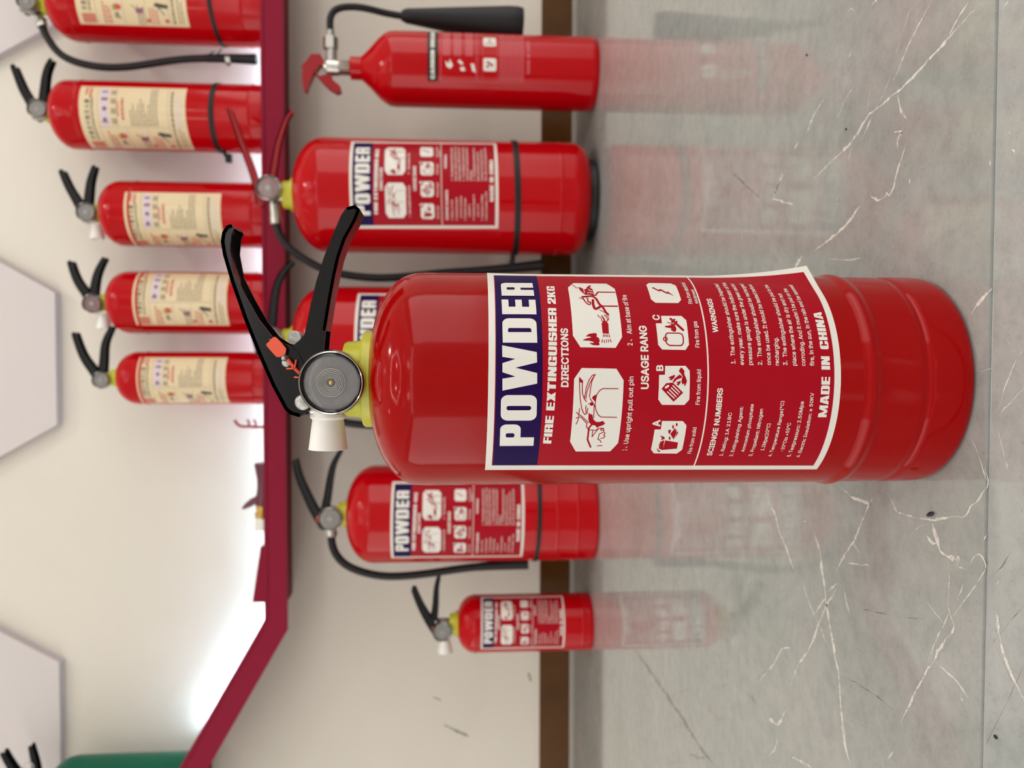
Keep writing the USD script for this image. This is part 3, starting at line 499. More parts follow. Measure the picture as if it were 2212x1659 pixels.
CJK={'手':[[[(6,15),(6,21),(29,21),(29,28),(10,28),(10,34),(29,34),(29,40),(11,39),(10,45),(37,47),(47,50),(51,49),(53,46),(52,44),(35,41),(35,34),(55,34),(55,28),(35,28),(35,21),(58,21),(58,15),(35,15),(35,-1),(30,-4),(19,-4),(17,-1),(17,2),(29,2),(29,15)]]],'提':[[[(5,15),(5,20),(12,22),(12,33),(6,33),(5,38),(12,39),(12,50),(18,50),(18,39),(24,39),(24,33),(18,33),(18,24),(25,26),(58,25),(57,20),(43,20),(44,15),(55,15),(55,10),(43,10),(43,4),(59,3),(59,0),(58,-3),(41,-3),(35,-1),(29,4),(24,-4),(19,-1),(14,-4),(8,-4),(6,2),(12,2),(12,15)],[(32,19),(32,10),(37,6),(37,20)],[(18,1),(23,4),(25,8),(27,20),(18,18)]],[[(26,48),(54,48),(55,29),(26,28)],[(32,34),(48,33),(48,36),(32,36)],[(48,41),(48,43),(32,43),(32,41)]]],'式':[[[(6,2),(7,4),(18,6),(18,21),(8,21),(8,27),(36,26),(35,33),(6,33),(6,39),(35,39),(35,50),(41,50),(41,39),(49,39),(43,45),(46,50),(56,42),(55,39),(58,39),(58,33),(42,32),(43,19),(48,4),(50,2),(53,3),(54,13),(59,10),(58,0),(55,-4),(48,-4),(43,0),(36,22),(35,21),(24,21),(24,8),(36,10),(37,4),(14,-2),(8,-2)]]],'干':[[[(6,21),(6,27),(28,27),(28,40),(9,40),(9,46),(55,46),(55,40),(35,40),(35,27),(58,27),(58,21),(35,21),(35,-4),(28,-3),(28,21)]]],'粉':[[[(5,7),(12,24),(6,25),(6,31),(9,31),(6,42),(7,46),(11,46),(13,40),(14,50),(20,50),(20,41),(23,47),(28,46),(29,44),(24,32),(28,31),(32,37),(35,49),(39,49),(41,48),(40,42),(34,28),(50,28),(43,46),(44,49),(49,49),(52,37),(59,29),(59,27),(54,24),(53,4),(50,-3),(40,-4),(38,0),(38,2),(46,2),(48,22),(41,22),(39,9),(34,0),(29,-4),(26,-3),(24,1),(32,8),(35,22),(29,22),(27,25),(20,25),(28,13),(26,10),(23,10),(20,13),(20,-4),(14,-4),(14,10),(9,4)],[(14,32),(13,31),(14,31)]]],'灭':[[[(5,-1),(6,2),(14,4),(24,13),(29,31),(29,41),(8,41),(8,47),(56,47),(56,41),(35,40),(37,21),(45,8),(53,3),(59,2),(56,-4),(45,0),(40,4),(33,15),(26,5),(18,-1),(11,-4),(8,-4)]],[[(41,18),(47,34),(54,32),(46,17)]],[[(10,21),(16,33),(22,33),(21,26),(16,17),(11,17)]]],'火':[[[(6,-1),(7,2),(15,5),(23,13),(28,26),(29,49),(35,49),(34,26),(36,20),(46,7),(59,2),(59,0),(56,-3),(45,0),(36,8),(31,15),(26,6),(19,0),(11,-4)]],[[(42,21),(49,37),(55,37),(56,34),(48,19)]],[[(8,23),(13,30),(15,38),(21,37),(15,20),(11,19)]]],'器':[[[(5,11),(6,14),(14,17),(15,19),(6,20),(6,26),(24,26),(26,28),(26,30),(10,31),(11,48),(29,48),(29,33),(33,32),(35,48),(54,47),(54,31),(48,29),(50,26),(58,26),(58,20),(47,19),(51,16),(59,14),(58,10),(54,9),(54,-4),(34,-4),(34,15),(39,16),(37,20),(26,20),(23,17),(29,16),(29,-4),(10,-4),(10,8),(7,8)],[(40,4),(48,3),(48,10),(40,10)],[(40,36),(48,36),(48,42),(40,42)],[(34,31),(32,26),(39,26),(38,30)],[(16,4),(23,3),(23,10),(16,10)],[(16,36),(23,36),(23,42),(16,42)]]]}
LEVER=[(65.7,348.5),(70.1,347.8),(73.3,345.7),(74,343.5),(71.9,342.3),(69.3,343.6),(61.8,344.4),(50.5,342.4),(39.2,336.9),(28.7,331),(20.8,325),(17.7,320.2),(15.9,315.5),(12,312),(6.7,309.9),(0.4,308.6),(-13.8,306),(-18.2,312.2),(-16.9,316.5),(-14.6,319.1),(-3.1,325.1),(11,331.1),(28.6,337.9),(46.1,343.8),(59.2,347.5)]
CARRY=[(15.5,316.3),(19,312),(21.7,309.8),(27.9,308.4),(36.7,306.6),(47.3,304),(58.8,300.4),(69.9,296),(79.2,292),(82.9,289.4),(84.1,285.5),(82.1,283),(76.6,285),(67.8,289.9),(58.9,293),(51,294.8),(39.5,297),(23.5,299.7),(9.3,301.1),(0.5,305.1),(4,312.1)]
TAG=[(16.9,326.8),(18.1,325.5),(20.2,323.5),(20.4,322.5),(18.8,320.8),(17.2,319.4),(14.7,317.5),(12.1,317.9),(10.8,320.5),(10.8,322),(14,324.9),(16.1,326.6)]
TIES=[(0.8,[(9.7,316.8),(5.7,314.2),(2.5,311.4)]),(0.4,[(5.4,314.2),(5.2,317.7)]),(0.4,[(6,313.6),(9.4,313.2)]),(0.4,[(1.1,311.4),(1.2,314.1)]),(0.3,[(18.6,324.4),(19.2,325.4)])]

# ------------------------------------------------------------------ the room
WALL_Y = 1.595
floor = tag(obj('floor', bx(-5.1, 5.1, -6.1, WALL_Y+0.1, -0.06, -0.0016), m_grout, smooth=False), kind='structure')
ys = [WALL_Y, 1.1120, 1.1105, 0.3356, 0.3326, -0.4424, -0.4454, -1.2204, -1.2234, -1.9984, -2.0014, -2.7764, -2.7794, -3.5544, -3.5574, -4.3324, -4.3354, -5.1104, -5.1134, -6.0]
xs = [-3.96, -2.41, -0.86, 0.69, 2.24, 3.79]
xe = [-5.0] + xs + [5.0]
tiles = {}
for j in range(0, len(ys), 2):
    for i in range(len(xe)-1):
        a, b = xe[i]+0.0012, xe[i+1]-0.0012
        tiles[(j//2, i)] = obj('tile', bx(a, b, ys[j+1], ys[j], -0.008, 0.0), m_tile2 if j >= 4 else m_tile, floor, smooth=False)
def ribbon(pts, w, seed, wide=1.0, lift=0.00006):
    rs = np.random.RandomState(seed); p = np.array(pts)*mm; L = np.linalg.norm(np.diff(p, axis=0), axis=1).sum()
    n = max(8, int(L/0.0016)); d = np.r_[0, np.cumsum(np.linalg.norm(np.diff(p, axis=0), axis=1))]; s = np.linspace(0, d[-1], n)
    q = np.stack([np.interp(s, d, p[:, k]) for k in (0, 1)], 1)
    q[1:-1] = (q[:-2] + 2*q[1:-1] + q[2:])/4
    t = np.gradient(q, axis=0); t /= np.linalg.norm(t, axis=1)[:, None] + 1e-12; nn = np.stack([-t[:, 1], t[:, 0]], 1)
    sm = lambda k: np.convolve(rs.randn(n+k-1), np.ones(k)/k, 'valid')*math.sqrt(k)
    q = q + nn*((sm(9)*0.40 + sm(3)*0.22)*min(w, 0.9)*mm*0.9)[:, None]
    e = np.minimum(1, np.minimum(np.arange(n)+0.6, n-np.arange(n)-0.4)/max(3, n*0.16)); ww = w*mm*0.5*e*np.clip(0.80+0.34*sm(4)+0.25*rs.randn(n), 0.25, 1.7)*wide
    a, b = q + nn*ww[:, None], q - nn*ww[:, None]
    v = np.vstack([np.c_[a, np.full(n, lift)], np.c_[b, np.full(n, lift)]]); i = np.arange(n-1)
    f = np.vstack([np.stack([i, i+n, i+n+1], 1), np.stack([i, i+n+1, i+1], 1)])
    return trimesh.Trimesh(v, f, process=False)
def tile_of(pts):
    y = np.mean([p[1] for p in pts])*mm
    return (0 if y > 1.111 else 1 if y > 0.334 else 2)
far = lambda p: np.mean([q[1] for q in p]) > 590
for i, (k, w, p) in enumerate(VEINS):
    if k % 2 == 0 and w > 0.9: obj('vein_halo', ribbon(p, w, 31*i+5, 3.4, 0.00003), m_veinh, tiles[(tile_of(p), 3)], smooth=False, label='pale halo of a vein')
    obj('vein', ribbon(p, w, 31*i+5), m_veind if k % 2 else m_veinf if far(p) else m_vein, tiles[(tile_of(p), 3)], smooth=False, label='dark vein' if k % 2 else 'white vein')
wall = tag(obj('wall_back', bx(-5.1, 5.1, WALL_Y, WALL_Y+0.1, -0.06, CEIL+0.1), m_wall, smooth=False), kind='structure')
def scuff(a, b, w, seed):
    rs = np.random.RandomState(seed); n = 18; t = np.linspace(0, 1, n); p = np.array(a)[None]*(1-t[:, None])+np.array(b)[None]*t[:, None]
    d = np.array(b)-np.array(a); nn = np.array([-d[1], d[0]])/np.linalg.norm(d); ww = w/2*np.sin(np.pi*(t*0.94+0.03))**0.6*(0.5+rs.rand(n))
    return extr(Polygon(np.vstack([p+nn*ww[:, None], (p-nn*ww[:, None])[::-1]])).buffer(0), WALL_Y-0.0003, WALL_Y+0.0005)
for a, b, w in (((-0.7465, 0.2622), (-0.759, 0.237), 0.003), ((-0.757, 0.243), (-0.772, 0.2109), 0.0055), ((-0.6884, 0.2835), (-0.6964, 0.2665), 0.003), ((-0.6427, 0.0883), (-0.6624, 0.0828), 0.005)):
    obj('scuff', scuff(a, b, w, 3), m_scuff, wall, smooth=False, label='grey scuff mark')
for nm, b in (('wall_left', (-5.1, -5.0, -6.1, WALL_Y, -0.06, CEIL+0.1)), ('wall_right', (5.0, 5.1, -6.1, WALL_Y, -0.06, CEIL+0.1)), ('wall_front', (-5.1, 5.1, -6.1, -6.0, -0.06, CEIL+0.1)), ('ceiling', (-5.1, 5.1, -6.1, WALL_Y+0.1, CEIL, CEIL+0.1))):
    tag(obj(nm, bx(*b), m_ceil if nm == 'ceiling' else m_far if nm == 'wall_front' else m_room, smooth=False), kind='structure')  # all out of view; the walls are pale for bounce light
tag(obj('baseboard_back', bevel_box(-5.0, 5.0, WALL_Y-0.009, WALL_Y+0.001, 0.003, 0.0655, 0.0012), m_bronze, smooth=False), kind='structure')
tag(obj('trim_1', bevel_box(-5.0, 5.0, WALL_Y-0.015, WALL_Y-0.001, -0.0012, 0.0045, 0.0015), m_caulk, smooth=False), kind='structure')

# ------------------------------------------------------------------ raised hexagonal boards on the wall
def hex_board(cx, z0, side, label):
    h = side*math.sqrt(3)/2; cz = z0 + h
    t = thing('hexagonal_board', label, 'wall board', (cx, WALL_Y, z0), group='hexagonal boards on the wall')
    P = Polygon([(side*math.cos(k*math.pi/3), h+side*math.sin(k*math.pi/3)) for k in range(6)])
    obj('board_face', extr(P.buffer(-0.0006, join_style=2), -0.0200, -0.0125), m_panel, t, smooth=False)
    obj('board_edge', extr(P, -0.0185, 0.0), m_paneledge, t, smooth=False, label='side edge of the white board, greyish pink shade in its colour')
hex_board(0.0002, 1.0055, 0.2553, 'white hexagonal board raised on the wall, the middle one above the shelf')
hex_board(0.7660, 0.9960, 0.2553, 'white hexagonal board raised on the wall beside the hose extinguisher at the shelf end')
hex_board(-0.7185, 1.0085, 0.2553, 'white hexagonal board raised on the wall above the green cylinder')

# ------------------------------------------------------------------ the red wall shelf with its hidden LED strip
SH = 0.5812; SB = SH - 0.0100; FY = 1.435; K = math.tan(math.radians(29.8))
shelf = thing('red_shelf', 'long crimson wall shelf with a bent end and a lit strip behind it', 'shelf', (0, WALL_Y, SH))
L = 0.95
inner = [(L, 0.0), (-0.4690, 0.0), (-0.4690-0.55, 0.55*K)]
outer = [(-0.4905-0.55, -0.0395+0.55*K), (-0.4905, -0.0395), (L, -0.0395)]
lip = [(L, -0.0055), (-0.4715, -0.0055), (-0.4715-0.55, 0.55*K-0.0055)]
obj('fascia', extr(Polygon(inner+outer), FY-WALL_Y, FY-WALL_Y+0.008), m_shelf, shelf, smooth=False)
obj('lip', extr(Polygon(inner+lip[::-1]), FY-WALL_Y-0.0016, FY-WALL_Y+0.001), m_shelf, shelf, smooth=False)
def slanted(z0, z1, xl):                                          # a strip that follows the shelf's bend, z above the fascia's top edge
    return Polygon([(L, z1), (-0.4690, z1), (xl, (-0.4690-xl)*K+z1), (xl, (-0.4690-xl)*K+z0), (-0.4690, z0), (L, z0)])
obj('board', extr(slanted(-0.0165, -0.0100, -0.7400), FY-WALL_Y+0.007, -0.001), m_shelf, shelf, smooth=False)
obj('led_strip', extr(slanted(-0.0088, -0.0070, -0.7380), -0.0280, -0.0215), m_led, shelf, smooth=False, label='glowing cool white light strip behind the shelf')

# ------------------------------------------------------------------ labels
def shift(sc):                                                    # main label millimetres -> metres on another cylinder: (s, z)
    return lambda p: ((p[0]-sc[0])*sc[2]*mm + sc[1]*mm, (p[1]-144.1)*sc[4]*mm + sc[3]*mm)
ROWS = [("1. Rating: 1A 21BC", -37.3, 114.3, -13.7, 114.0, 1.55), ("2. Extinguishing Agent:", -37.6, 109.5, -11.0, 109.1, 1.55), ("Ammonium phosphate", -34.7, 104.7, -9.8, 104.4, 1.55),
        ("3. Propellant: Nitrogen", -37.6, 100.3, -12.0, 99.9, 1.6), ("1.2Mpa(20°C)", -33.9, 95.6, -19.0, 95.5, 1.6), ("4. Temperature Range(°C)", -37.9, 91.1, -8.4, 90.5, 1.55), ("-20°Cto +55°C", -34.6, 86.2, -18.7, 86.1, 1.55),
        ("5. Testpressurc: 2.50Mpa", -38.1, 81.9, -8.7, 81.5, 1.65), ("6. Electric Insulation: ≥ 50KV", -38.4, 77.5, -4.7, 77.1, 1.55),
        ("1.  The extinguisher should be inspected", 8.1, 113.1, 55.7, 112.6, 1.9), ("every year. make sure the indicator of the", 7.6, 109.2, 57.2, 108.5, 1.9), ("pressure gauge is under the green sector", 7.6, 105.3, 56.2, 104.7, 1.9),
        ("2.  The extinguisher should be recharged", 7.6, 100.9, 55.9, 100.2, 1.9), ("once be used. It should be tested before", 7.6, 96.9, 55.3, 96.2, 1.9), ("recharging.", 7.4, 93.2, 20.5, 92.6, 1.9),
        ("3.  The extinguisher should be put in the", 7.5, 89.3, 55.1, 88.5, 1.9), ("place where the air is dry and not", 7.3, 85.2, 46.9, 84.5, 1.9), ("corroding. And it mushn`t be put on the", 7.2, 81.1, 51.4, 80.5, 1.9), ("fire, in the sun, in the rain and be rammed", 7.2, 77.0, 55.0, 76.4, 1.9)]
BOLDS = [("DIRECTIONS", -2.2, 188.0, 24.5, 187.6, 3.0), ("USAGE RANG", -3.1, 152.4, 26.0, 152.1, 3.2), ("SCIENGE NUMBERS", -37.0, 119.5, -2.6, 118.9, 2.3), ("WARNINGS", 22.7, 119.6, 42.5, 119.1, 2.3),
         ("A", -20.35, 146.1, -17.05, 146.3, 3.2), ("B", 4.88, 145.8, 7.6, 145.8, 2.9), ("C", 28.9, 145.6, 31.9, 145.4, 2.9)]
SERIF = [("1", -33.3, 159.6, -32.7, 159.6, 2.1), ("Use upright pull out pin", -29.4, 159.5, 2.5, 159.1, 2.1), ("2", 16.3, 159.0, 17.5, 159.0, 2.2), ("Aim at base of fire", 21.8, 158.9, 44.7, 158.6, 2.2), ("Fire from solid", -35.6, 129.4, -20.8, 129.3, 1.7), ("Fire from liquid", -10.1, 129.0, 5.6, 128.8, 1.8),
         ("Fire from gas", 15.5, 128.8, 28.5, 128.6, 1.9), ("Fire from electrical", 38.8, 128.6, 57.0, 128.4, 1.9), ("equipment", 39.0, 126.1, 49.7, 125.8, 1.5)]
WORD = [('P', -30.2, -19.0, 202.3, 217.5), ('O', -17.2, -5.6, 201.6, 217.4), ('W', -3.7, 16.2, 201.6, 216.8), ('D', 17.4, 29.5, 201.3, 216.5), ('E', 31.7, 40.7, 201.0, 216.4), ('R', 43.4, 54.6, 201.3, 216.2)]
def powder_label(ext, R, sc, size_text, edge, step, lift=None, full=True, white=None, tilt=0.0):
    """the English label on a cylinder: a white sheet > red panel, banner, pictograms with drawings, lettering"""
    f0 = shift(sc); W = white or m_white
    ca, sa = math.cos(tilt), math.sin(tilt)
    def f(p):
        s, z = f0(p); ds, dz = s-sc[1]*mm, z-sc[3]*mm; return (sc[1]*mm + ds*ca - dz*sa, sc[3]*mm + ds*sa + dz*ca)
    def F(pts): return Polygon([f(p) for p in pts]).buffer(0)
    def put(name, poly, mat, k, parent, **kw): return obj(name, wrap(tri2d(poly), R, step*k, edge, lift), mat, parent, smooth=True, **kw)
    sheet = put('label', F([(-47.0, 223.6), (-48.9, 65.3), (69.5, 63.9), (69.5, 222.0)]), W, 1.4, ext, label='printed paper label with a purple and white banner')
    put('label_panel', F([(-43.0, 220.6), (-45.2, 68.4), (65.3, 67.0), (65.3, 219.0)]), m_lred, 2.4, sheet, label='red field of the label')
    put('banner', F([(-42.9, 220.2), (-43.0, 199.8), (65.2, 198.5), (65.2, 218.7)]), m_purple, 3.4, sheet, label='dark purple banner')
    put('divider_line', LineString([f((-44.6, 126.1)), f((64.6, 124.8))]).buffer(0.35*sc[4]*mm, cap_style=2), W, 3.4, sheet)
    for p in PANELS: put('pictogram', F(p), W, 3.4, sheet)
    cen = [np.mean(p, axis=0) for p in PANELS]; near = lambda p: int(np.argmin([np.linalg.norm(np.mean(p, axis=0)-c) for c in cen]))
    dr = {}; de = {}
    for p in FILLS: dr.setdefault(near(p), []).append(tri2d(F(p)))
    for w, p in LINES: dr.setdefault(near(p), []).append(tri2d(LineString([f(q) for q in p]).buffer(w*0.5*sc[4]*mm*1.25, 2 if not full else 3)))
    for w, p in SLOTS: de.setdefault(near(p), []).append(tri2d(LineString([f(q) for q in p]).buffer(w*0.5*sc[4]*mm, 2)))
    for k in sorted(dr): obj('pictogram_drawing', wrap(joined(dr[k]), R, step*4.4, edge, lift), m_lred, sheet, smooth=True)
    for k in sorted(de): obj('pictogram_detail', wrap(joined(de[k]), R, step*5.4, edge, lift), W, sheet, smooth=True, kind='stuff')
    wd = []
    for ch, s0, s1, z0, z1 in WORD:
        g, w = heavy(ch, 0.06); a, b = f((s0, z0)), f((s1, z0)); c = f((s0, z1))
        wd.append(tri2d(affinity.affine_transform(g, [(b[0]-a[0])/w, c[0]-a[0], (b[1]-a[1])/w, c[1]-a[1], a[0], a[1]])))
    obj('banner_lettering', wrap(joined(wd), R, step*4.4, edge, lift), W, sheet, smooth=True)
    T = [('title_lettering', put_heavy('FIRE EXTINGUISHER ' + size_text, f((-29.1, 194.4)), f((51.6, 191.3)), 3.75*sc[4]*mm)), ('origin_lettering', put_heavy('MADE IN CHINA', f((-16.1, 70.1)), f((34.3, 69.2)), 4.0*sc[4]*mm, space=0.6))]
    for s, z in ((-31.9, 159.6), (18.3, 159.0)): T.append(('caption_lettering', tri2d(F([(s, z+0.75), (s+0.35, z+0.85), (s+1.0, z+0.15), (s+0.75, z-0.1)]))))
    for s, a, b, c, d, h in BOLDS: T.append(('heading_lettering', put_text(s, f((a, b)), f((c, d)), h*sc[4]*mm, True, 0.03)))
    for s, a, b, c, d, h in SERIF: T.append(('caption_lettering', put_text(s, f((a, b)), f((c, d)), h*sc[4]*mm, True)))
    for s, a, b, c, d, h in ROWS: T.append(('small_print', put_text(s, f((a, b)), f((c, d)), h*sc[4]*mm, True)))
    if full:
        for n, t in T: obj(n, wrap(t, R, step*3.6, edge, lift), W, sheet, smooth=True)
    else:
        for n in ('title_lettering', 'origin_lettering', 'heading_lettering', 'caption_lettering', 'small_print'):
            obj(n, wrap(joined([t for k, t in T if k == n]), R, step*3.6, edge, lift), W, sheet, smooth=True, kind='stuff' if n[0] in 'hcs' else None)
    return sheet

def cn_label(ext, R, s0, s1, z0, z1, step, turn=0.0):
    """the cream coloured label of the extinguishers on the shelf; (s0..s1, z0..z1) in metres"""
    w, h = s1-s0, z1-z0; edge = 0.008; rs = np.random.RandomState(5)
    X = lambda u: s0 + u*w
    Z = lambda v: z1 - v*h
    B = lambda u0, u1, v0, v1: sbox(X(u0), Z(v1), X(u1), Z(v0))
    def put(name, polys, mat, k, parent, **kw): return obj(name, wrap(joined([tri2d(p) for p in polys]), R, step*k, edge, None, turn), mat, parent, smooth=True, **kw)
    sheet = put('label', [B(0, 1, 0, 1)], m_cream, 1.4, ext, label='cream paper label with black and red print')
    t = []
    for i, ch in enumerate('手提式干粉灭火器'):
        for rings in CJK[ch]:
            g = affinity.affine_transform(Polygon(rings[0], rings[1:]).buffer(0), [0.062*w/58, 0, 0, 0.050*h/58, X(0.205+0.072*i), Z(0.095)]); t.append(tri2d(g))
    t.append(put_text('PORTABLE DRY POWDER FIRE EXTINGUISHER', (X(0.20), Z(0.132)), (X(0.80), Z(0.132)), 0.020*h, True))
    obj('title_lettering', wrap(joined(t), R, step*2.6, edge, None, turn), m_ink, sheet, smooth=True)
    def words(u0, u1, v, th):                                     # lines of print too small to be read
        o, u = [], u0
        while u < u1-0.01:
            l = min(0.015+0.05*rs.rand(), u1-u); o.append(B(u, u+l, v, v+th)); u += l+0.010
        return o
    grey, red, vio = [], [], []
    for k in range(11): grey += words(0.42, min(0.97, 0.60+0.30*(k > 7)+0.20*rs.rand()), 0.475+0.0245*k, 0.011)
    for v in (0.30, 0.325): 
        for c in range(4): grey += [B(0.44+0.135*c, 0.52+0.135*c, v, v+0.017)]
    for v0 in (0.425, 0.46): grey += []
    grey += words(0.02, 0.30, 0.545, 0.012) + words(0.02, 0.26, 0.57, 0.012) + words(0.03, 0.28, 0.595, 0.012) + words(0.04, 0.93, 0.86, 0.024) + words(0.05, 0.40, 0.915, 0.013) + words(0.05, 0.35, 0.945, 0.013)
    vio += words(0.42, 0.90, 0.915, 0.013) + words(0.38, 0.80, 0.945, 0.013) + [B(0.42, 0.96, 0.195, 0.278)]
    for v, a in ((0.235, 0.34), (0.262, 0.30), (0.288, 0.27), (0.655, 0.27), (0.685, 0.27), (0.715, 0.24)): red += words(0.03, a, v, 0.013)
    red += words(0.50, 0.80, 0.395, 0.022) + words(0.55, 0.75, 0.355, 0.016) + words(0.84, 0.97, 0.055, 0.022) + words(0.80, 0.97, 0.095, 0.022)
    red += [B(0.03, 0.155, 0.04+0.026*k, 0.056+0.026*k) for k in range(5)] + [B(0.03+0.04*k, 0.045+0.04*k, 0.04, 0.16) for k in range(4)]
    red += [Point(X(0.085), Z(0.635)).buffer(0.03*w), Point(X(0.085), Z(0.805)).buffer(0.032*w)]
    lines_ = [B(0.02, 0.98, 0.172, 0.175), B(0.40, 0.404, 0.175, 0.83), B(0.02, 0.98, 0.83, 0.833), B(0.02, 0.40, 0.42, 0.423), B(0.02, 0.40, 0.62, 0.622), B(0.40, 0.98, 0.345, 0.348)]
    put('small_print', grey, m_inkg, 2.4, sheet, kind='stuff'); put('red_print', red, m_inkr, 2.4, sheet, kind='stuff'); put('violet_print', vio, m_inkv, 2.2, sheet, kind='stuff'); put('table_line', lines_, m_inkg, 2.0, sheet)
    put('hazard_sketch', [Point(X(0.50), Z(0.235)).buffer(0.028*w), Point(X(0.645), Z(0.24)).buffer(0.030*w), B(0.76, 0.80, 0.21, 0.27), B(0.88, 0.91, 0.21, 0.265), B(0.46, 0.475, 0.20, 0.265)], m_inkp, 3.2, sheet)
    put('red_cylinder_sketch', [Point(X(0.27), Z(0.365)).buffer(0.045*w), B(0.235, 0.30, 0.36, 0.405)], m_inkr, 2.8, sheet)
    put('handle_sketch', [B(0.22, 0.30, 0.325, 0.345)], m_inkgreen, 3.0, sheet)
    put('hand_sketch', [Point(X(0.17), Z(0.36)).buffer(0.03*w), Polygon([(X(0.12), Z(0.335)), (X(0.2), Z(0.35)), (X(0.1), Z(0.40))]), LineString([(X(0.30), Z(0.50)), (X(0.24), Z(0.54))]).buffer(0.008*w)], m_inkg, 2.8, sheet)
    put('squeeze_sketch', [Point(X(0.22), Z(0.555)).buffer(0.038*w), B(0.19, 0.26, 0.55, 0.60)], m_inkp, 2.8, sheet)
    put('person_sketch', [Polygon([(X(0.30), Z(0.70)), (X(0.34), Z(0.72)), (X(0.31), Z(0.83)), (X(0.26), Z(0.83)), (X(0.27), Z(0.74))]), LineString([(X(0.27), Z(0.74)), (X(0.21), Z(0.775)), (X(0.17), Z(0.79))]).buffer(0.007*w)], m_ink, 2.8, sheet)
    return sheet

# ------------------------------------------------------------------ extinguishers
def gauge(ext, x, y, z, r, rings=False, dial=None, depth=0.016, fancy=False):
    rim = face_front(lathe([(r*0.55, -depth), (r*0.99, -depth), (r, -depth*0.92), (r, -0.0032), (r*0.985, -0.0012), (r*0.955, 0), (r*0.915, -0.0004), (r*0.885, -0.0018), (r*0.885, -0.0040), (0.0002, -0.0040)], 64))
    g = obj('gauge', moved(rim, x, y, z), m_chrome, ext, label='round chrome pressure gauge')
    obj('gauge_seal', moved(face_front(lathe([(r*0.835, -0.0012), (r*0.885, -0.0002), (r*0.895, -0.0008), (r*0.886, -0.0030), (r*0.835, -0.0034), (r*0.835, -0.0012)], 64)), x, y, z), m_black, g)
    obj('dial', moved(face_front(lathe([(0.0001, -0.0026), (r*0.86, -0.0026), (r*0.86, -0.0038), (0.0001, -0.0038)], 48)), x, y, z), dial or m_dialpale, g, smooth=20)
    obj('gauge_glass', moved(face_front(lathe([(0.0001, -0.0010), (r*0.55, -0.0011), (r*0.80, -0.0013), (r*0.845, -0.0018), (r*0.845, -0.0022), (0.0001, -0.0022)], 48)), x, y, z), m_glass, g, smooth=40)
    if rings:
        ms = [face_front(lathe([(q*r-0.00014, -0.0010), (q*r, -0.0006), (q*r+0.00014, -0.0010)], 56)) for q in (0.16, 0.21, 0.26, 0.31, 0.36, 0.42)]
        obj('lens_ridge', moved(cat(ms), x, y, z), m_ring, g, kind='stuff')
        obj('dial_pin', moved(face_front(lathe([(0.0001, -0.0004), (0.055*r, -0.0005), (0.07*r, -0.0011)], 20)), x, y, z), m_brass, g)
    else:
        obj('needle', moved(face_front(lathe([(0.0001, -0.0012), (r*0.22, -0.0014), (r*0.25, -0.0024)], 20)), x, y, z), m_dial, g)
    return g
def base_profile(R, H, base_in=0.0015, rings=(), rise=0.0):
    p = [(0.0002, 0.006+rise), (R*0.6, rise), (R*0.80, 0.0025+rise), (R*0.90, 0.008+rise), (R*0.965, 0.0165+rise), (R*0.992, 0.025+rise), (R, 0.033+rise)] if rise else [(0.0002, 0.006+rise), (R*0.55, 0.004+rise), (R*0.90, 0.0012+rise), (R*0.955, 0.0+rise), (R*0.988, 0.0014+rise), (R*1.0, 0.006+rise)]
    for z, d in sorted(rings): p += [(R, z-0.0028), (R+d*0.75, z-0.0012), (R+d, z), (R+d*0.75, z+0.0012), (R, z+0.0028)]
    return p
def levers(ext, up_path, lo_path, up_w, lo_w, half, mat):
    U = taper_poly(np.array(up_path)*mm, up_w); Lo = taper_poly(np.array(lo_path)*mm, lo_w)
    def edge(poly, path, side):
        q = smooth_path(np.array(path)*mm, 24); t = np.gradient(q, axis=0); n = np.stack([-t[:, 1], t[:, 0]], 1); n /= np.linalg.norm(n, axis=1)[:, None]
        return LineString(q + side*n*0.012).buffer(0.010).boundary
    def mk(path, w, side):
        q = smooth_path(np.array(path)*mm, 24); ww = np.interp(np.linspace(0, 1, 24), np.linspace(0, 1, len(w)), w); t = np.gradient(q, axis=0); n = np.stack([-t[:, 1], t[:, 0]], 1); n /= np.linalg.norm(n, axis=1)[:, None]
        return LineString(q + side*n*(ww[:, None]/2-0.0006))
    s = 1
    obj('squeeze_lever', channel(U, mk(up_path, up_w, s), half), mat, ext, label='upper squeeze lever'); obj('carry_handle', channel(Lo, mk(lo_path, lo_w, s), half*0.9), mat, ext, label='lower carry handle')

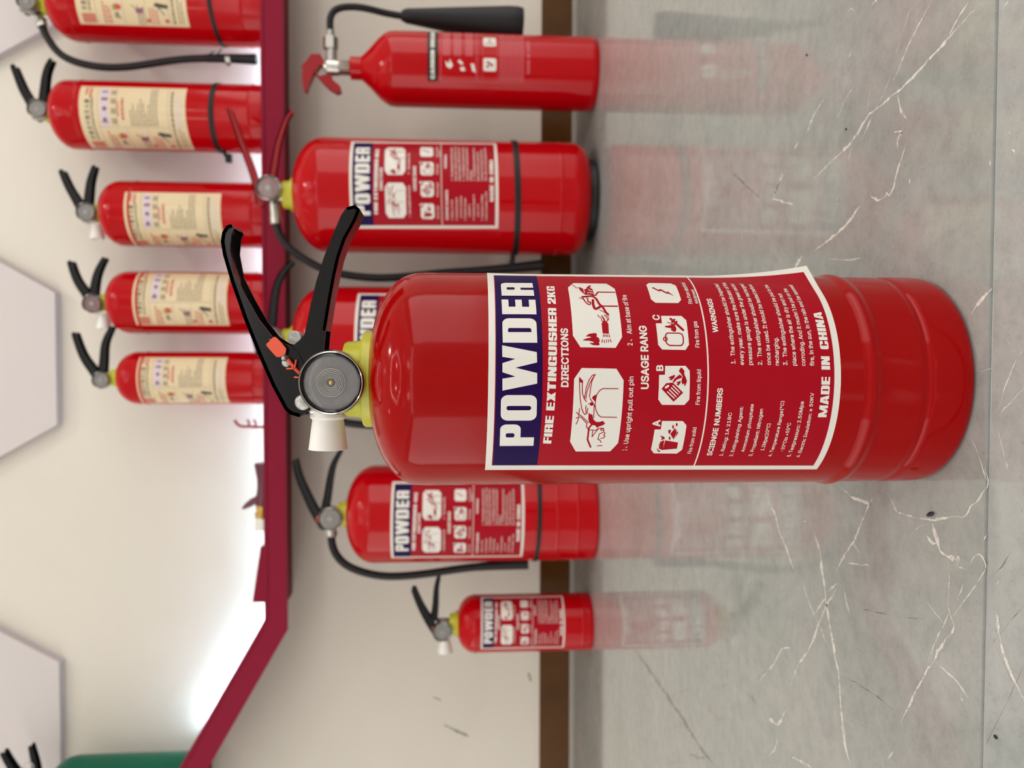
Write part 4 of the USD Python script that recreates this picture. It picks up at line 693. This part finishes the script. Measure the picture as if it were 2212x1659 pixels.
def extinguisher(name, label, group, loc, R, dome, rings, collar, gz, gx, gr, up, lo, lev_mat=None, hose=None, hose_r=0.006, nozzle=None, strap=None, dial=None, seal=True, lw=1.0, foot=False, rise=0.0, horn=None, rot=None):
    t = thing(name, label, 'fire extinguisher', loc, group=group, rot=rot)
    prof = base_profile(R, 0, rings=rings, rise=rise) + [(r*mm, z*mm) for r, z in dome]
    body = obj('body', lathe(prof, 80), m_redm, t, smooth=50, label='red painted steel cylinder')
    c0, c1, cr = [c*mm for c in collar]
    obj('collar', lathe([(cr*0.7, c0), (cr*1.18, c0+0.0005), (cr*1.2, c0+(c1-c0)*0.35), (cr, c0+(c1-c0)*0.42), (cr*0.94, c1), (cr*0.5, c1)], 40), m_yellow, t, label='yellow-green collar')
    gy = -gr*1.25
    obj('valve', cat([lathe([(0.0002, c1-0.001), (gr*0.62, c1-0.001), (gr*0.62, gz*mm+gr*0.75), (gr*0.35, gz*mm+gr*0.95), (0.0002, gz*mm+gr*0.95)], 24), bx(gx*mm-gr*0.5, gx*mm+gr*0.5, gy*0.6, gr*0.6, gz*mm-gr*0.5, gz*mm+gr*0.6)]), m_steel, t)
    gauge(t, gx*mm, gy*1.25, gz*mm, gr, dial=dial, depth=gr*0.9)
    levers(t, up, lo, [0.017*lw, 0.015*lw, 0.012*lw, 0.010*lw], [0.015*lw, 0.013*lw, 0.011*lw, 0.008*lw], 0.0085, lev_mat or m_blackb)
    if seal:
        q = np.array(up[0])*0.62+np.array(up[1])*0.38
        obj('seal_tag', moved(extr(Polygon([(-0.005, -0.003), (0.004, -0.004), (0.007, 0.0), (0.004, 0.004), (-0.005, 0.003)]), -0.0005, 0.0005), q[0]*mm, -0.0105, q[1]*mm), m_orange, t)
    if hose is not None:
        h = smooth_path([(x*mm, y*mm, z*mm) for x, y, z in hose], 60); k = int(60*0.78)
        obj('hose', tube(h[:k+1], hose_r, 14), m_rubber, t, label='black rubber hose')
        rr = np.linspace(hose_r*1.05, hose_r*1.45, 60-k); obj('hose_nozzle', tube(h[k:], rr, 16), m_rubber, t)
        d = (h[0]-np.array([gx*mm, 0, gz*mm])); e = np.array([gx*mm, 0, gz*mm]) + d*0.25
        obj('hose_fitting', tube(np.array([e + (h[2]-e)*u for u in np.linspace(0, 1, 6)]), [hose_r*1.25]*4+[hose_r*1.45]*2, 10), m_steel, t)
    if nozzle is not None:
        nz = nozzle*mm
        obj('nozzle', moved(face_left(lathe([(0.0002, 0), (gr*0.55, 0), (gr*0.55, 0.003), (gr*0.48, 0.0035), (gr*0.75, gr*1.6), (gr*0.66, gr*1.6), (gr*0.4, 0.006), (0.0002, 0.006)], 32)), -gr*0.9+gx*mm, 0, nz), m_nozzle, t, label='white flared nozzle')
    if strap is not None:
        obj('strap', strap_band(R, strap[0]*mm, strap[1]*mm, tilt=strap[2]), m_rubber, t, label='black rubber strap')
    if foot: obj('foot_ring', lathe([(R*0.60, 0.0), (R*0.70, 0.0), (R*0.73, 0.004), (R*0.70, rise+0.006), (R*0.60, rise+0.008), (R*0.60, 0.0)], 64), m_rubber, t, label='black foot ring')
    return t

# ---- the extinguisher in front
MX, MY, MR = -0.0096117, 0.39406448, 0.0525
big = thing('fire_extinguisher', 'red 2KG powder extinguisher in front on the marble floor, label corner peeling off', 'fire extinguisher', (MX, MY, 0))
prof = [(0.2, 6), (30, 4.5), (44, 1.4), (48.6, 0.0), (51.0, 1.0), (52.1, 3.4), (52.5, 7), (52.55, 19), (52.3, 21.5), (51.75, 23.0), (51.9, 24.6), (52.35, 26.4), (52.4, 44.6), (52.9, 46.2), (53.55, 48.0), (53.7, 49.3), (53.5, 50.6), (52.9, 52.2), (52.5, 54),
        (52.5, 251.0), (52.3, 255.2), (51.6, 259.0), (50.1, 262.6), (47.6, 266.0), (44.2, 269.1), (40.0, 271.9), (35.2, 274.2), (30.0, 276.0), (26.5, 276.9), (24.5, 277.5), (18.0, 278.0)]
def dense(p, n=6):
    from scipy.interpolate import PchipInterpolator
    p = np.array(p); d = np.r_[0, np.cumsum(np.linalg.norm(np.diff(p, axis=0), axis=1))]
    s = np.concatenate([np.linspace(a, b, n, endpoint=False) for a, b in zip(d[:-1], d[1:])]+[[d[-1]]]); return PchipInterpolator(d, p)(s)
pd = dense(prof[:19], 3).tolist()[:-1] + [(52.5, 54.0)] + dense(prof[19:], 4).tolist()
bodym = lathe([(r*mm, z*mm) for r, z in pd], 128)
v = bodym.vertices; zz = v[:, 2]; ang = np.arctan2(v[:, 1], v[:, 0]); rr_ = np.hypot(v[:, 0], v[:, 1])
dent = np.exp(-((zz-0.0365)/0.004)**2)*np.clip(np.cos(ang*26)-0.55, 0, 1)*0.0011*(rr_ > 0.05)       # crimped dimples above the bottom seam
v[:, :2] *= (1-dent/np.maximum(rr_, 1e-6))[:, None]; bodym.vertices = v
obj('body', bodym, m_red, big, smooth=50, label='glossy red painted steel cylinder')
obj('collar', lathe([(0.0150, 0.2768), (0.0234, 0.2770), (0.0238, 0.2776), (0.0238, 0.2812), (0.0232, 0.2820), (0.0196, 0.2823), (0.0190, 0.2845), (0.0186, 0.2900), (0.0180, 0.2912), (0.0100, 0.2912)], 72), m_yellow, big, label='yellow-green plastic collar')
obj('valve', cat([lathe([(0.0002, 0.2905), (0.0125, 0.2905), (0.0125, 0.300), (0.0100, 0.3065), (0.0002, 0.3065)], 40), bevel_box(-0.0165, 0.011, -0.0075, 0.0075, 0.2915, 0.3085, 0.001)]), m_steel, big)
gauge(big, -0.00095, -0.0300, 0.29402, 0.01515, True, m_dial, depth=0.0135)
up_poly = Polygon(np.array(LEVER)*mm).buffer(0.0006).buffer(-0.0006); lo_poly = Polygon(np.array(CARRY)*mm).buffer(0.0006).buffer(-0.0006)
up_poly = up_poly.buffer(-0.0008).buffer(0.0008); lo_poly = lo_poly.buffer(-0.0008).buffer(0.0008)
lv = np.array(LEVER)*mm; cr_ = np.array(CARRY)*mm
obj('squeeze_lever', channel(up_poly, LineString(np.vstack([lv[17:], lv[:4]])), 0.0090, 0.0013, 0.0017), m_black, big, label='glossy black squeeze lever', smooth=25)
obj('carry_handle', channel(lo_poly, LineString(cr_[9:18]), 0.0082, 0.0013, 0.0015), m_black, big, label='glossy black carry handle', smooth=25)
def rivet(x, z, y, r, h): return moved(face_front(lathe([(0.0001, h), (r*0.5, h*0.97), (r*0.85, h*0.75), (r, h*0.3), (r, 0), (0.0001, 0)], 32)), x, y, z)
obj('rivet', rivet(-0.01097, 0.31055, -0.0090, 0.0038, 0.0016), m_zinc, big); obj('rivet', moved(lathe([(0.0001, -0.010), (0.0034, -0.010), (0.0034, 0.0), (0.0001, 0.0)], 24), 0, 0, 0).apply_transform(trimesh.transformations.rotation_matrix(math.pi/2, [1, 0, 0])).apply_translation([0.0205, 0.0005, 0.3165]), m_zinc, big)
obj('safety_pin', cat([rivet(0.01018, 0.31855, -0.0090, 0.0016, 0.0052), rivet(0.0081, 0.3183, -0.0090, 0.0021, 0.0008)]), m_zinc, big, label='silver safety pin')
sl = obj('seal_tag', extr(Polygon(np.array(TAG)*mm).buffer(-0.0004).buffer(0.0004), -0.0128, -0.0119), m_orange, big, label='orange plastic seal tag')
obj('seal_tie', cat([tube([(x*mm, -0.0125+0.0015*i, z*mm) for i, (x, z) in enumerate(p)], w*mm, 8) for w, p in TIES]), m_orange, sl)
obj('nozzle', moved(face_left(lathe([(0.0002, 0.010), (0.0086, 0.010), (0.0088, 0.0186), (0.0083, 0.0194), (0.0076, 0.0200), (0.0078, 0.0212), (0.0094, 0.0338), (0.0096, 0.0346), (0.0088, 0.0348), (0.0060, 0.024), (0.0002, 0.024)], 48)), 0, 0, 0.3000), m_nozzle, big, label='white plastic nozzle')
def main_lift(s, z):
    s0 = (0.0475 + 0.0165*np.clip((z-0.064)/0.050, 0, 1))*1.0 - 0.003*np.clip((z-0.205)/0.018, 0, 1); k = 1.25 - 0.3*np.clip((z-0.064)/0.055, 0, 1)
    return np.maximum(0, s-s0)**2/(2*MR)*k
powder_label(big, MR, (0, 0, 1, 144.1, 1), '2KG', 0.0032, 0.00008, main_lift)

# ---- standing along the wall
def dm(R, sh, top, n=9, cr=0.2):
    """dome from the shoulder (R, sh) to the neck at height top, millimetres"""
    return [(R*math.cos(a)**0.82 if a < 1.5 else 0.2, sh + (top-sh)*math.sin(a)) for a in np.linspace(0, math.pi/2*0.93, n)]
ROW = None
e = extinguisher('wall_extinguisher', 'tall red powder extinguisher with red levers and a black strap on the floor', None, (0.2779, 1.363, 0), 0.0953, dm(95.3, 455, 510), [(0.066, 0.0012)], (505, 527, 24), 545.7, 5.1, 0.0210,
    [(-16, 565), (4.7, 569), (43.6, 580.5), (85, 595.6), (121, 608), (140, 615)], [(8, 550), (44, 542.4), (80, 536.2), (111, 527), (132, 518), (139, 513)], m_redlever,
    [(-32, 0, 541), (-52, 0, 539.5), (-70, 0, 533), (-91, 0, 516), (-112, 0, 486), (-126, 0, 456), (-134, 0, 420), (-138, 0, 374), (-136, 0, 328), (-129, 0, 267), (-122, 0, 174), (-113, 0, 87)], 0.0066, strap=(138, 5.0, 0.02), dial=m_dialpink, seal=False, lw=0.72, foot=True, rise=0.0125)
powder_label(e, 0.0953, (10.5, 10.0, 1.38, 288, 1.49), '8KG', 0.009, 0.00022, full=False, tilt=math.radians(1.6))
obj('strap_end', tube(smooth_path([(-0.093, -0.01, 0.139), (-0.106, -0.004, 0.140), (-0.122, 0.0, 0.144)], 10), 0.0045, 8), m_rubber, e)
e = extinguisher('wall_extinguisher', 'tall red powder extinguisher with black levers half hidden behind the front one', None, (0.0285, 1.355, 0), 0.0953, dm(95.3, 455, 510), [(0.066, 0.0012)], (505, 527, 24), 543, 5.1, 0.0210,
    [(-16, 565), (4.7, 570), (43.6, 580), (85, 594), (121, 604), (142, 610)], [(8, 550), (44, 545), (80, 541), (105, 534), (122, 524), (134, 513)], m_blackb,
    [(-34, 0, 541), (-55, 0, 539), (-74, 0, 533), (-98, 0, 512), (-118, 0, 480), (-131, 0, 445), (-138, 0, 410), (-140, 0, 370), (-136, 0, 328), (-129, 0, 267), (-122, 0, 174), (-113, 0, 87)], 0.0066, strap=(138, 5.0, 0.02), lw=0.9, foot=True, rise=0.0125)
powder_label(e, 0.0953, (10.5, 12.0, 1.38, 280, 1.49), '8KG', 0.009, 0.00022, full=False)
e = extinguisher('wall_extinguisher', 'red powder extinguisher with a looping black hose standing left of the front one', None, (-0.2648, 1.3592, 0), 0.0830, dm(83.0, 376, 424), [(0.035, 0.0010), (0.0696, 0.0008)], (419, 438, 21), 447.6, -2.5, 0.0205,
    [(-18.3, 462), (13.9, 481), (40.6, 493), (69.9, 504.5), (91, 508.8)], [(5, 461), (35, 455.2), (61.5, 451.2), (88, 444.5), (108, 434)], m_blackb,
    [(-24, 0, 449), (-40, 0, 450), (-61, 0, 446), (-83, 0, 431), (-99, 0, 402), (-108, 0, 362), (-108, 0, 317), (-104, 0, 277), (-96, -4, 223), (-91, -8, 170), (-88, -10, 112)], 0.0068, strap=(100, 3.6, -0.03), lw=0.9)
powder_label(e, 0.0830, (10.5, -1.0, 1.24, 234.5, 1.375), '4KG', 0.008, 0.0002, full=False)
e = extinguisher('wall_extinguisher', 'smallest red powder extinguisher at the far left end of the floor row', None, (-0.4634, 1.373, 0), 0.0495, dm(49.5, 204, 236), [(0.0184, 0.0010), (0.203, 0.0008)], (232, 248, 19), 260.2, -5.7, 0.0175,
    [(-16.5, 268), (11.4, 286), (36.3, 299.3), (55.6, 307.4), (62.5, 310)], [(5, 276), (38.5, 272.3), (63, 271), (84, 266.9)], m_blackb, None, nozzle=256, lw=0.9)
powder_label(e, 0.0495, (10.5, 16.0, 0.88, 122.7, 0.905), '1KG', 0.006, 0.00016, full=False)

# ---- the CO2 extinguisher with the black horn
co = thing('carbon_dioxide_extinguisher', 'slim red carbon dioxide extinguisher with a big black horn, standing by the wall', 'fire extinguisher', (0.4902, 1.356, 0))
R = 0.0603
obj('body', lathe([(0.0002, 0.004), (0.050, 0.002), (0.056, 0.0), (0.0595, 0.004), (R, 0.012), (R, 0.338), (0.0592, 0.348), (0.0555, 0.356), (0.049, 0.3645), (0.040, 0.3735), (0.031, 0.382), (0.0235, 0.390), (0.0195, 0.395), (0.012, 0.397)], 80), m_redm, co, smooth=40, label='slim red cylinder with a long cone top')
obj('collar', lathe([(0.012, 0.390), (0.0186, 0.392), (0.0188, 0.4125), (0.0178, 0.4135), (0.010, 0.4135)], 40), m_redm, co)
th = [(0.0090, 0.4125)]
for k in range(6): th += [(0.0125, 0.4128+k*0.003), (0.0113, 0.4143+k*0.003)]
obj('valve', cat([lathe(th+[(0.0120, 0.4315), (0.0130, 0.434), (0.0130, 0.452), (0.010, 0.457), (0.0002, 0.457)], 32), face_left(lathe([(0.0002, -0.030), (0.0085, -0.030), (0.0095, -0.022), (0.0095, 0.012), (0.0002, 0.012)], 24)).apply_translation([0.002, 0, 0.4455])]), m_steel, co, label='nickel valve body')
obj('hose_fitting', moved(face_left(cat([lathe([(0.0002, -0.050), (0.0125, -0.050), (0.0125, -0.030), (0.0002, -0.030)], 6), lathe([(0.0002, -0.061), (0.0072, -0.061), (0.0072, -0.049), (0.0002, -0.049)], 20)])), 0, 0, 0.4470), m_steel, co, smooth=20, label='hexagonal steel hose nut')
h = smooth_path([(0.056, 0, 0.4472), (0.068, 0, 0.4476), (0.0795, 0, 0.4474), (0.0965, 0.004, 0.4405), (0.1057, 0.010, 0.4228), (0.1083, 0.018, 0.3916), (0.1060, 0.029, 0.3578), (0.1035, 0.034, 0.3250)], 40)
obj('hose', tube(h, 0.0058, 14), m_rubber, co, label='black rubber hose')
hp = np.array([(0.1050-0.0075*u, 0.034+0.014*u, 0.3310-0.2095*u) for u in np.linspace(0, 1, 24)])
obj('horn', tube(hp, np.r_[0.0085, 0.0125, np.linspace(0.0132, 0.0320, 19), 0.0325, 0.0329, 0.0315], 32), m_rubber, co, smooth=40, label='long black discharge horn')
obj('squeeze_lever', extr(Polygon(np.array([(18.1, 477.5), (18.5, 463.3), (6, 456), (0, 458), (3.1, 463.5), (-12.9, 475.1), (-33.9, 484.2), (-41.8, 486.8), (-41, 489.5), (-23.7, 492.4), (-0.4, 491.8), (10.2, 482.7)])*mm).buffer(0.0008), -0.0085, 0.0085), m_redlever, co, smooth=20, label='red squeeze lever')
obj('carry_handle', extr(Polygon(np.array([(-7.7, 475), (-17.8, 464.8), (-14, 452), (-2, 450), (-2, 447), (-14, 446), (-22.5, 443.7), (-32.5, 431.1), (-40.3, 429.9), (-43, 436.4), (-35.6, 449.3), (-25.5, 459.6)])*mm).buffer(0.0008), -0.0080, 0.0080), m_redlever, co, smooth=20, label='dark red carry handle')
obj('safety_pin', face_left(lathe([(0.0001, 0), (0.0014, 0), (0.0014, 0.024), (0.0001, 0.024)], 12)).apply_translation([0.008, -0.010, 0.4535]), m_steel, co)
strip = obj('label', wrap(tri2d(sbox(-0.0372, 0.2663, 0.0620, 0.2830).buffer(-0.001).buffer(0.001)), R, 0.0003, 0.006), m_blackb, co, smooth=True, label='black label strip reading CARBON DIOXIDE')
for w_, s0, s1 in (('CARBON', -0.0335, 0.0115), ('DIOXIDE', 0.0160, 0.0600)): obj('lettering', wrap(put_heavy(w_, (s0, 0.2716), (s1, 0.2716), 0.0066), R, 0.0006, 0.005), m_white, strip, smooth=True, label='white lettering')
fl = []
rs = np.random.RandomState(2)
bar = lambda s0, s1, z0, z1: sbox(s0*mm, z0*mm, s1*mm, z1*mm)
faint = [bar(-37, 60, 261, 262), bar(-37, -36.3, 126, 262), bar(-37, 60, 204, 204.7), bar(-37, 60, 201, 201.7), bar(-37, 60, 126, 126.7), bar(-37, 60, 193.5, 194), bar(-37, 60, 169.5, 170)]
for z0, a in ((257, 60), (253, 58), (249, 60), (239, 60), (235, 57), (231, 60), (220, 60), (216, 58), (212, 60)): faint.append(bar(3, a, z0-1.6, z0+0.6))
for k in range(10): faint.append(bar(-34, 55-12*rs.rand(), 164-4*k, 165.6-4*k))
obj('small_print', wrap(joined([tri2d(p) for p in faint]), R, 0.0004, 0.008), m_pink, co, smooth=True, kind='stuff', label='faint pink print')
pics = [Polygon(np.array(q)*mm).buffer(0.0002) for q in ([(-14, 252), (-6, 254), (-10, 248), (-3, 247), (-12, 242), (-17, 246)], [(-6, 234), (-3, 231), (-9, 225), (-11, 228)], [(-20, 229), (-15, 230), (-14, 224), (-20, 222)], [(-20, 210), (-9, 213), (-9, 208), (-22, 205)])] + [sbox(-0.0195, 0.1715, 0.0005, 0.1925).buffer(-0.003).buffer(0.003), sbox(0.0215, 0.1715, 0.0420, 0.1925).buffer(-0.003).buffer(0.003)]
pcs = [obj('pictogram', wrap(tri2d(p), R, 0.0004, 0.006), m_white, co, smooth=True) for p in pics]
obj('pictogram_drawing', wrap(joined([tri2d(Point(-0.0125, 0.1855).buffer(0.0022)), tri2d(Polygon(np.array([(-10, 176), (-4, 186), (-6, 188), (-13, 178)])*mm))]), R, 0.0007, 0.006), m_lred, pcs[4], smooth=True)
obj('pictogram_drawing', wrap(joined([tri2d(bar(26, 27.5, 174, 190)), tri2d(bar(30, 38, 181, 183))]), R, 0.0007, 0.006), m_lred, pcs[5], smooth=True)
obj('foot_lettering', wrap(put_heavy('MADE IN CHINA', (-0.022, 0.1165), (0.036, 0.1165), 0.0048, 0.02), R, 0.0004, 0.006), m_pink, co, smooth=True)

# ---- on the shelf
def shelf_ext(label, x, R, sh, top, rings, collar, gz, gx, gr, up, lo, lab, y=1.505, **kw):
    g = y/1.512; z0 = 236.9 + (SB*1000-236.9)/g; x *= g; R *= g; gr *= g                # measured on y = 1.512, moved to y
    s_ = lambda q: (q-z0)*g
    d = lambda p: [(a*g, (b-z0)*g) for a, b in p]
    R_ = R*1000
    if 'strap' in kw and kw['strap']: kw['strap'] = (s_(kw['strap'][0]), kw['strap'][1], kw['strap'][2])
    if kw.get('nozzle'): kw['nozzle'] = s_(kw['nozzle'])
    if kw.get('hose'): kw['hose'] = [(a*g, b, s_(c)) for a, b, c in kw['hose']]
    e = extinguisher('shelf_extinguisher', label, None, (x, y, SB), R, dm(R_, s_(sh), s_(top)), [(s_(r*1000)*mm, 0.0010) for r in rings], (s_(collar[0]), s_(collar[1]), collar[2]), s_(gz), gx*g, gr, d(up), d(lo), **kw)
    s0, s1, a, b = lab
    cn_label(e, R, s0*mm*g, s1*mm*g, s_(a)*mm, s_(b)*mm, 0.0002)
    return e
b = shelf_ext('red shelf extinguisher with a cream label and a black rubber strap around its lower body', 0.4473, 0.0609, 936, 971, [0.911, 0.6085], (966, 982, 17), 988.7, 2.4, 0.0178,
    [(-4, 1000), (20, 1010), (39.2, 1021), (60.7, 1030), (82.2, 1038)], [(10, 990), (37.6, 987), (62, 984.3), (86, 978), (96, 973)], (-87, 40, 717, 900), strap=(673, 4.6, -0.02), lw=0.95, seal=True)
obj('strap_end', tube(smooth_path([(-0.058, -0.012, 0.0935), (-0.0665, -0.008, 0.0905), (-0.072, -0.004, 0.0880)], 8), 0.0035, 8), m_rubber, b)
obj('strap_clip', bevel_box(-0.0815, -0.0655, -0.008, 0.002, 0.0795, 0.0905, 0.001), m_rubber, b, label='black strap buckle')
shelf_ext('red shelf extinguisher with a white nozzle, second from the strapped one', 0.2689, 0.0592, 849, 888, [0.819, 0.6063], (884, 899, 17), 906.3, -2.9, 0.0178,
    [(-10, 917), (16, 928), (36.6, 940), (57, 950), (73.2, 956.4)], [(8, 913), (37, 910), (58, 907), (83, 899.4)], (-84, 31, 658, 826), nozzle=898, lw=0.95)
shelf_ext('red shelf extinguisher with a white nozzle and a pinkish gauge, between two on the shelf', 0.1052, 0.0575, 839, 878, [0.8076, 0.6078], (873, 890, 16.5), 898.4, -4.4, 0.0176,
    [(-13, 905), (13.4, 916), (31.2, 928.3), (52, 938), (71, 943.6)], [(8, 905), (37, 901), (58, 895), (79, 884.3)], (-49, 66, 649, 814), nozzle=888, dial=m_dialpink, lw=0.95)
shelf_ext('narrowest red shelf extinguisher, beside the small red hook on the shelf', -0.0348, 0.0489, 824, 863, [0.8069, 0.6068], (859, 876, 15.5), 885.8, -3.8, 0.0158,
    [(-12, 892), (12.8, 906), (30.7, 918.7), (54.7, 930), (80, 938)], [(6, 891), (36.8, 888), (63.8, 885), (92.4, 872.9)], (-58, 44, 655, 812), y=1.4930, lw=0.90)
a = shelf_ext('red shelf extinguisher with a long black hose, cut off by the picture edge', 0.6460, 0.0625, 929, 976, [0.918, 0.6200], (970, 988, 19), 1003, -6, 0.0185,
    [(-10, 1018), (18, 1030), (42, 1043), (66, 1052), (88, 1060)], [(8, 1006), (40, 1004), (66, 1000), (96, 992)], (-56, 60, 714, 904), hose=[(-26, 0, 989), (-40, 0, 989), (-60, 0, 981), (-88, 0, 959), (-105, 0, 920), (-110, 0, 861), (-102, 0, 801), (-92, 0, 742), (-88, 0, 672), (-88, 0, 606)], hose_r=0.0066, strap=(675, 3.8, 0.09), lw=0.95)
obj('hose_ring', tube(np.array([(-0.091, 0, 0.0885), (-0.0905, 0, 0.0805)]), 0.0098, 16), m_steel, a)
obj('strap_loop', tube(smooth_path([(-0.074, -0.010, 0.095), (-0.088, -0.014, 0.105), (-0.088, -0.011, 0.118), (-0.078, -0.008, 0.108)], 20), 0.0012, 6), m_rubber, a)

hk = thing('red_hook', 'small red pronged hook standing on the shelf', 'hook', (-0.1237, 1.47, SB))
q = lambda pts: smooth_path([(x+0.1237, 0, z-SB) for x, z in pts], 20)
obj('stem', tube(np.vstack([[(-0.0005, 0, 0.0)], q([(-0.1240, 0.5925), (-0.1236, 0.6047), (-0.1228, 0.6182), (-0.1225, 0.6290), (-0.1190, 0.6357), (-0.1108, 0.6411)])]), 0.0026, 10), m_redlever, hk)
for z in (0.6165, 0.6045): obj('prong', tube(q([(-0.1230, z), (-0.1160, z-0.0012), (-0.1105, z+0.0022)]), 0.0021, 8), m_redlever, hk)

nz = thing('hose_nozzle', 'dark plum hose nozzle with a brass coupling lying on the shelf', 'nozzle', (-0.19, 1.47, SB))
def lie(m, z): m = face_left(m); m.apply_translation([0, 0, z]); return m
obj('barrel', lie(lathe([(0.0002, 0), (0.0166, 0), (0.0171, 0.004), (0.0128, 0.030), (0.0126, 0.045), (0.0148, 0.062), (0.0162, 0.078), (0.0002, 0.078)], 32), 0.0176), m_plum, nz)
obj('coupling', lie(lathe([(0.0002, 0.077), (0.0160, 0.077), (0.0162, 0.086), (0.0145, 0.087), (0.0145, 0.090), (0.0172, 0.091), (0.0172, 0.101), (0.0002, 0.101)], 8), 0.0176), m_brass, nz, smooth=20, label='brass coupling')
obj('end_fitting', lie(lathe([(0.0002, 0.100), (0.0165, 0.100), (0.0170, 0.122), (0.0130, 0.123), (0.0002, 0.123)], 32), 0.0176), m_white, nz, label='pale end fitting')
obj('lever', extr(Polygon([(-0.060, 0.028), (-0.066, 0.041), (-0.074, 0.050), (-0.0825, 0.0562), (-0.0835, 0.0530), (-0.078, 0.038), (-0.073, 0.0315)]).buffer(0.0008), -0.007, 0.007), m_plum, nz, smooth=20, label='plum coloured lever')
wd = thing('wedge_plate', 'thin dark red wedge lying at the bend of the shelf', 'plate', (-0.392, 1.48, SB))
obj('plate', extr(Polygon([(0.0505, 0.0007), (0.0505, 0.0198), (-0.048, 0.0348), (-0.0500, 0.0325), (-0.0495, 0.0007)]).buffer(0.0006), -0.03, 0.03), m_shelf, wd, smooth=20)

# ---- green cylinder at the left edge, on its small bracket
br = tag(obj('wall_bracket', bevel_box(-0.865, -0.7455, 1.445, 1.594, 0.7255, 0.7320, 0.001), m_shelf, smooth=False), 'crimson bracket under the green cylinder, tucked behind the bent shelf end', 'bracket')
gr = thing('green_extinguisher', 'green fire extinguisher with black levers cut off by the picture edge', 'fire extinguisher', (-0.8065, 1.512, 0.7320))
obj('body', lathe(base_profile(0.0575, 0) + [(r*mm, z*mm) for r, z in dm(57.5, 216, 266)], 64), m_green, gr, smooth=50)
obj('collar', lathe([(0.010, 0.262), (0.018, 0.263), (0.018, 0.276), (0.010, 0.278)], 32), m_brass, gr)
obj('valve', lathe([(0.0002, 0.276), (0.012, 0.276), (0.012, 0.302), (0.0002, 0.305)], 24), m_steel, gr)
gauge(gr, 0, -0.020, 0.288, 0.0165)
levers(gr, [(-10, 300), (20, 316), (45, 332), (72, 346)], [(6, 290), (30, 288), (60, 292), (83, 297)], [0.013, 0.012, 0.010, 0.008], [0.012, 0.011, 0.009, 0.006], 0.0085, m_blackb)
obj('pull_ring', tube(np.array([(0.045+0.011*math.cos(k), -0.010, 0.298+0.009*math.sin(k)) for k in np.linspace(0, 2*math.pi, 28)]), 0.0010, 8), m_steel, gr, label='thin steel pull ring')

# ---- crumbs on the floor
def seed(x, y, l, w, h, ang, label):
    m = trimesh.creation.icosphere(2, 1.0); m.apply_scale([l/2, w/2, h/2]); m.vertices[:, 1] *= 1-0.5*np.clip(m.vertices[:, 0]/(l/2), 0, 1)
    m.apply_transform(trimesh.transformations.rotation_matrix(math.radians(ang), [0, 0, 1])); m.apply_translation([x, y, h/2])
    tag(obj('seed', m, m_seed, smooth=True), label, 'seed')
seed(-0.0765, 0.3745, 0.0056, 0.0024, 0.0022, 117, 'black seed on a white vein of the floor, left of the front extinguisher')
seed(-0.1650, 0.3248, 0.0022, 0.0014, 0.0012, 60, 'tiny black seed on the pale tile beyond the joint')
seed(0.2065, 0.5230, 0.0018, 0.0013, 0.0010, 20, 'black speck on the floor in front of the slim extinguisher')
seed(0.1407, 0.4673, 0.0015, 0.0013, 0.0010, 0, 'black speck on the floor close to the long white vein')
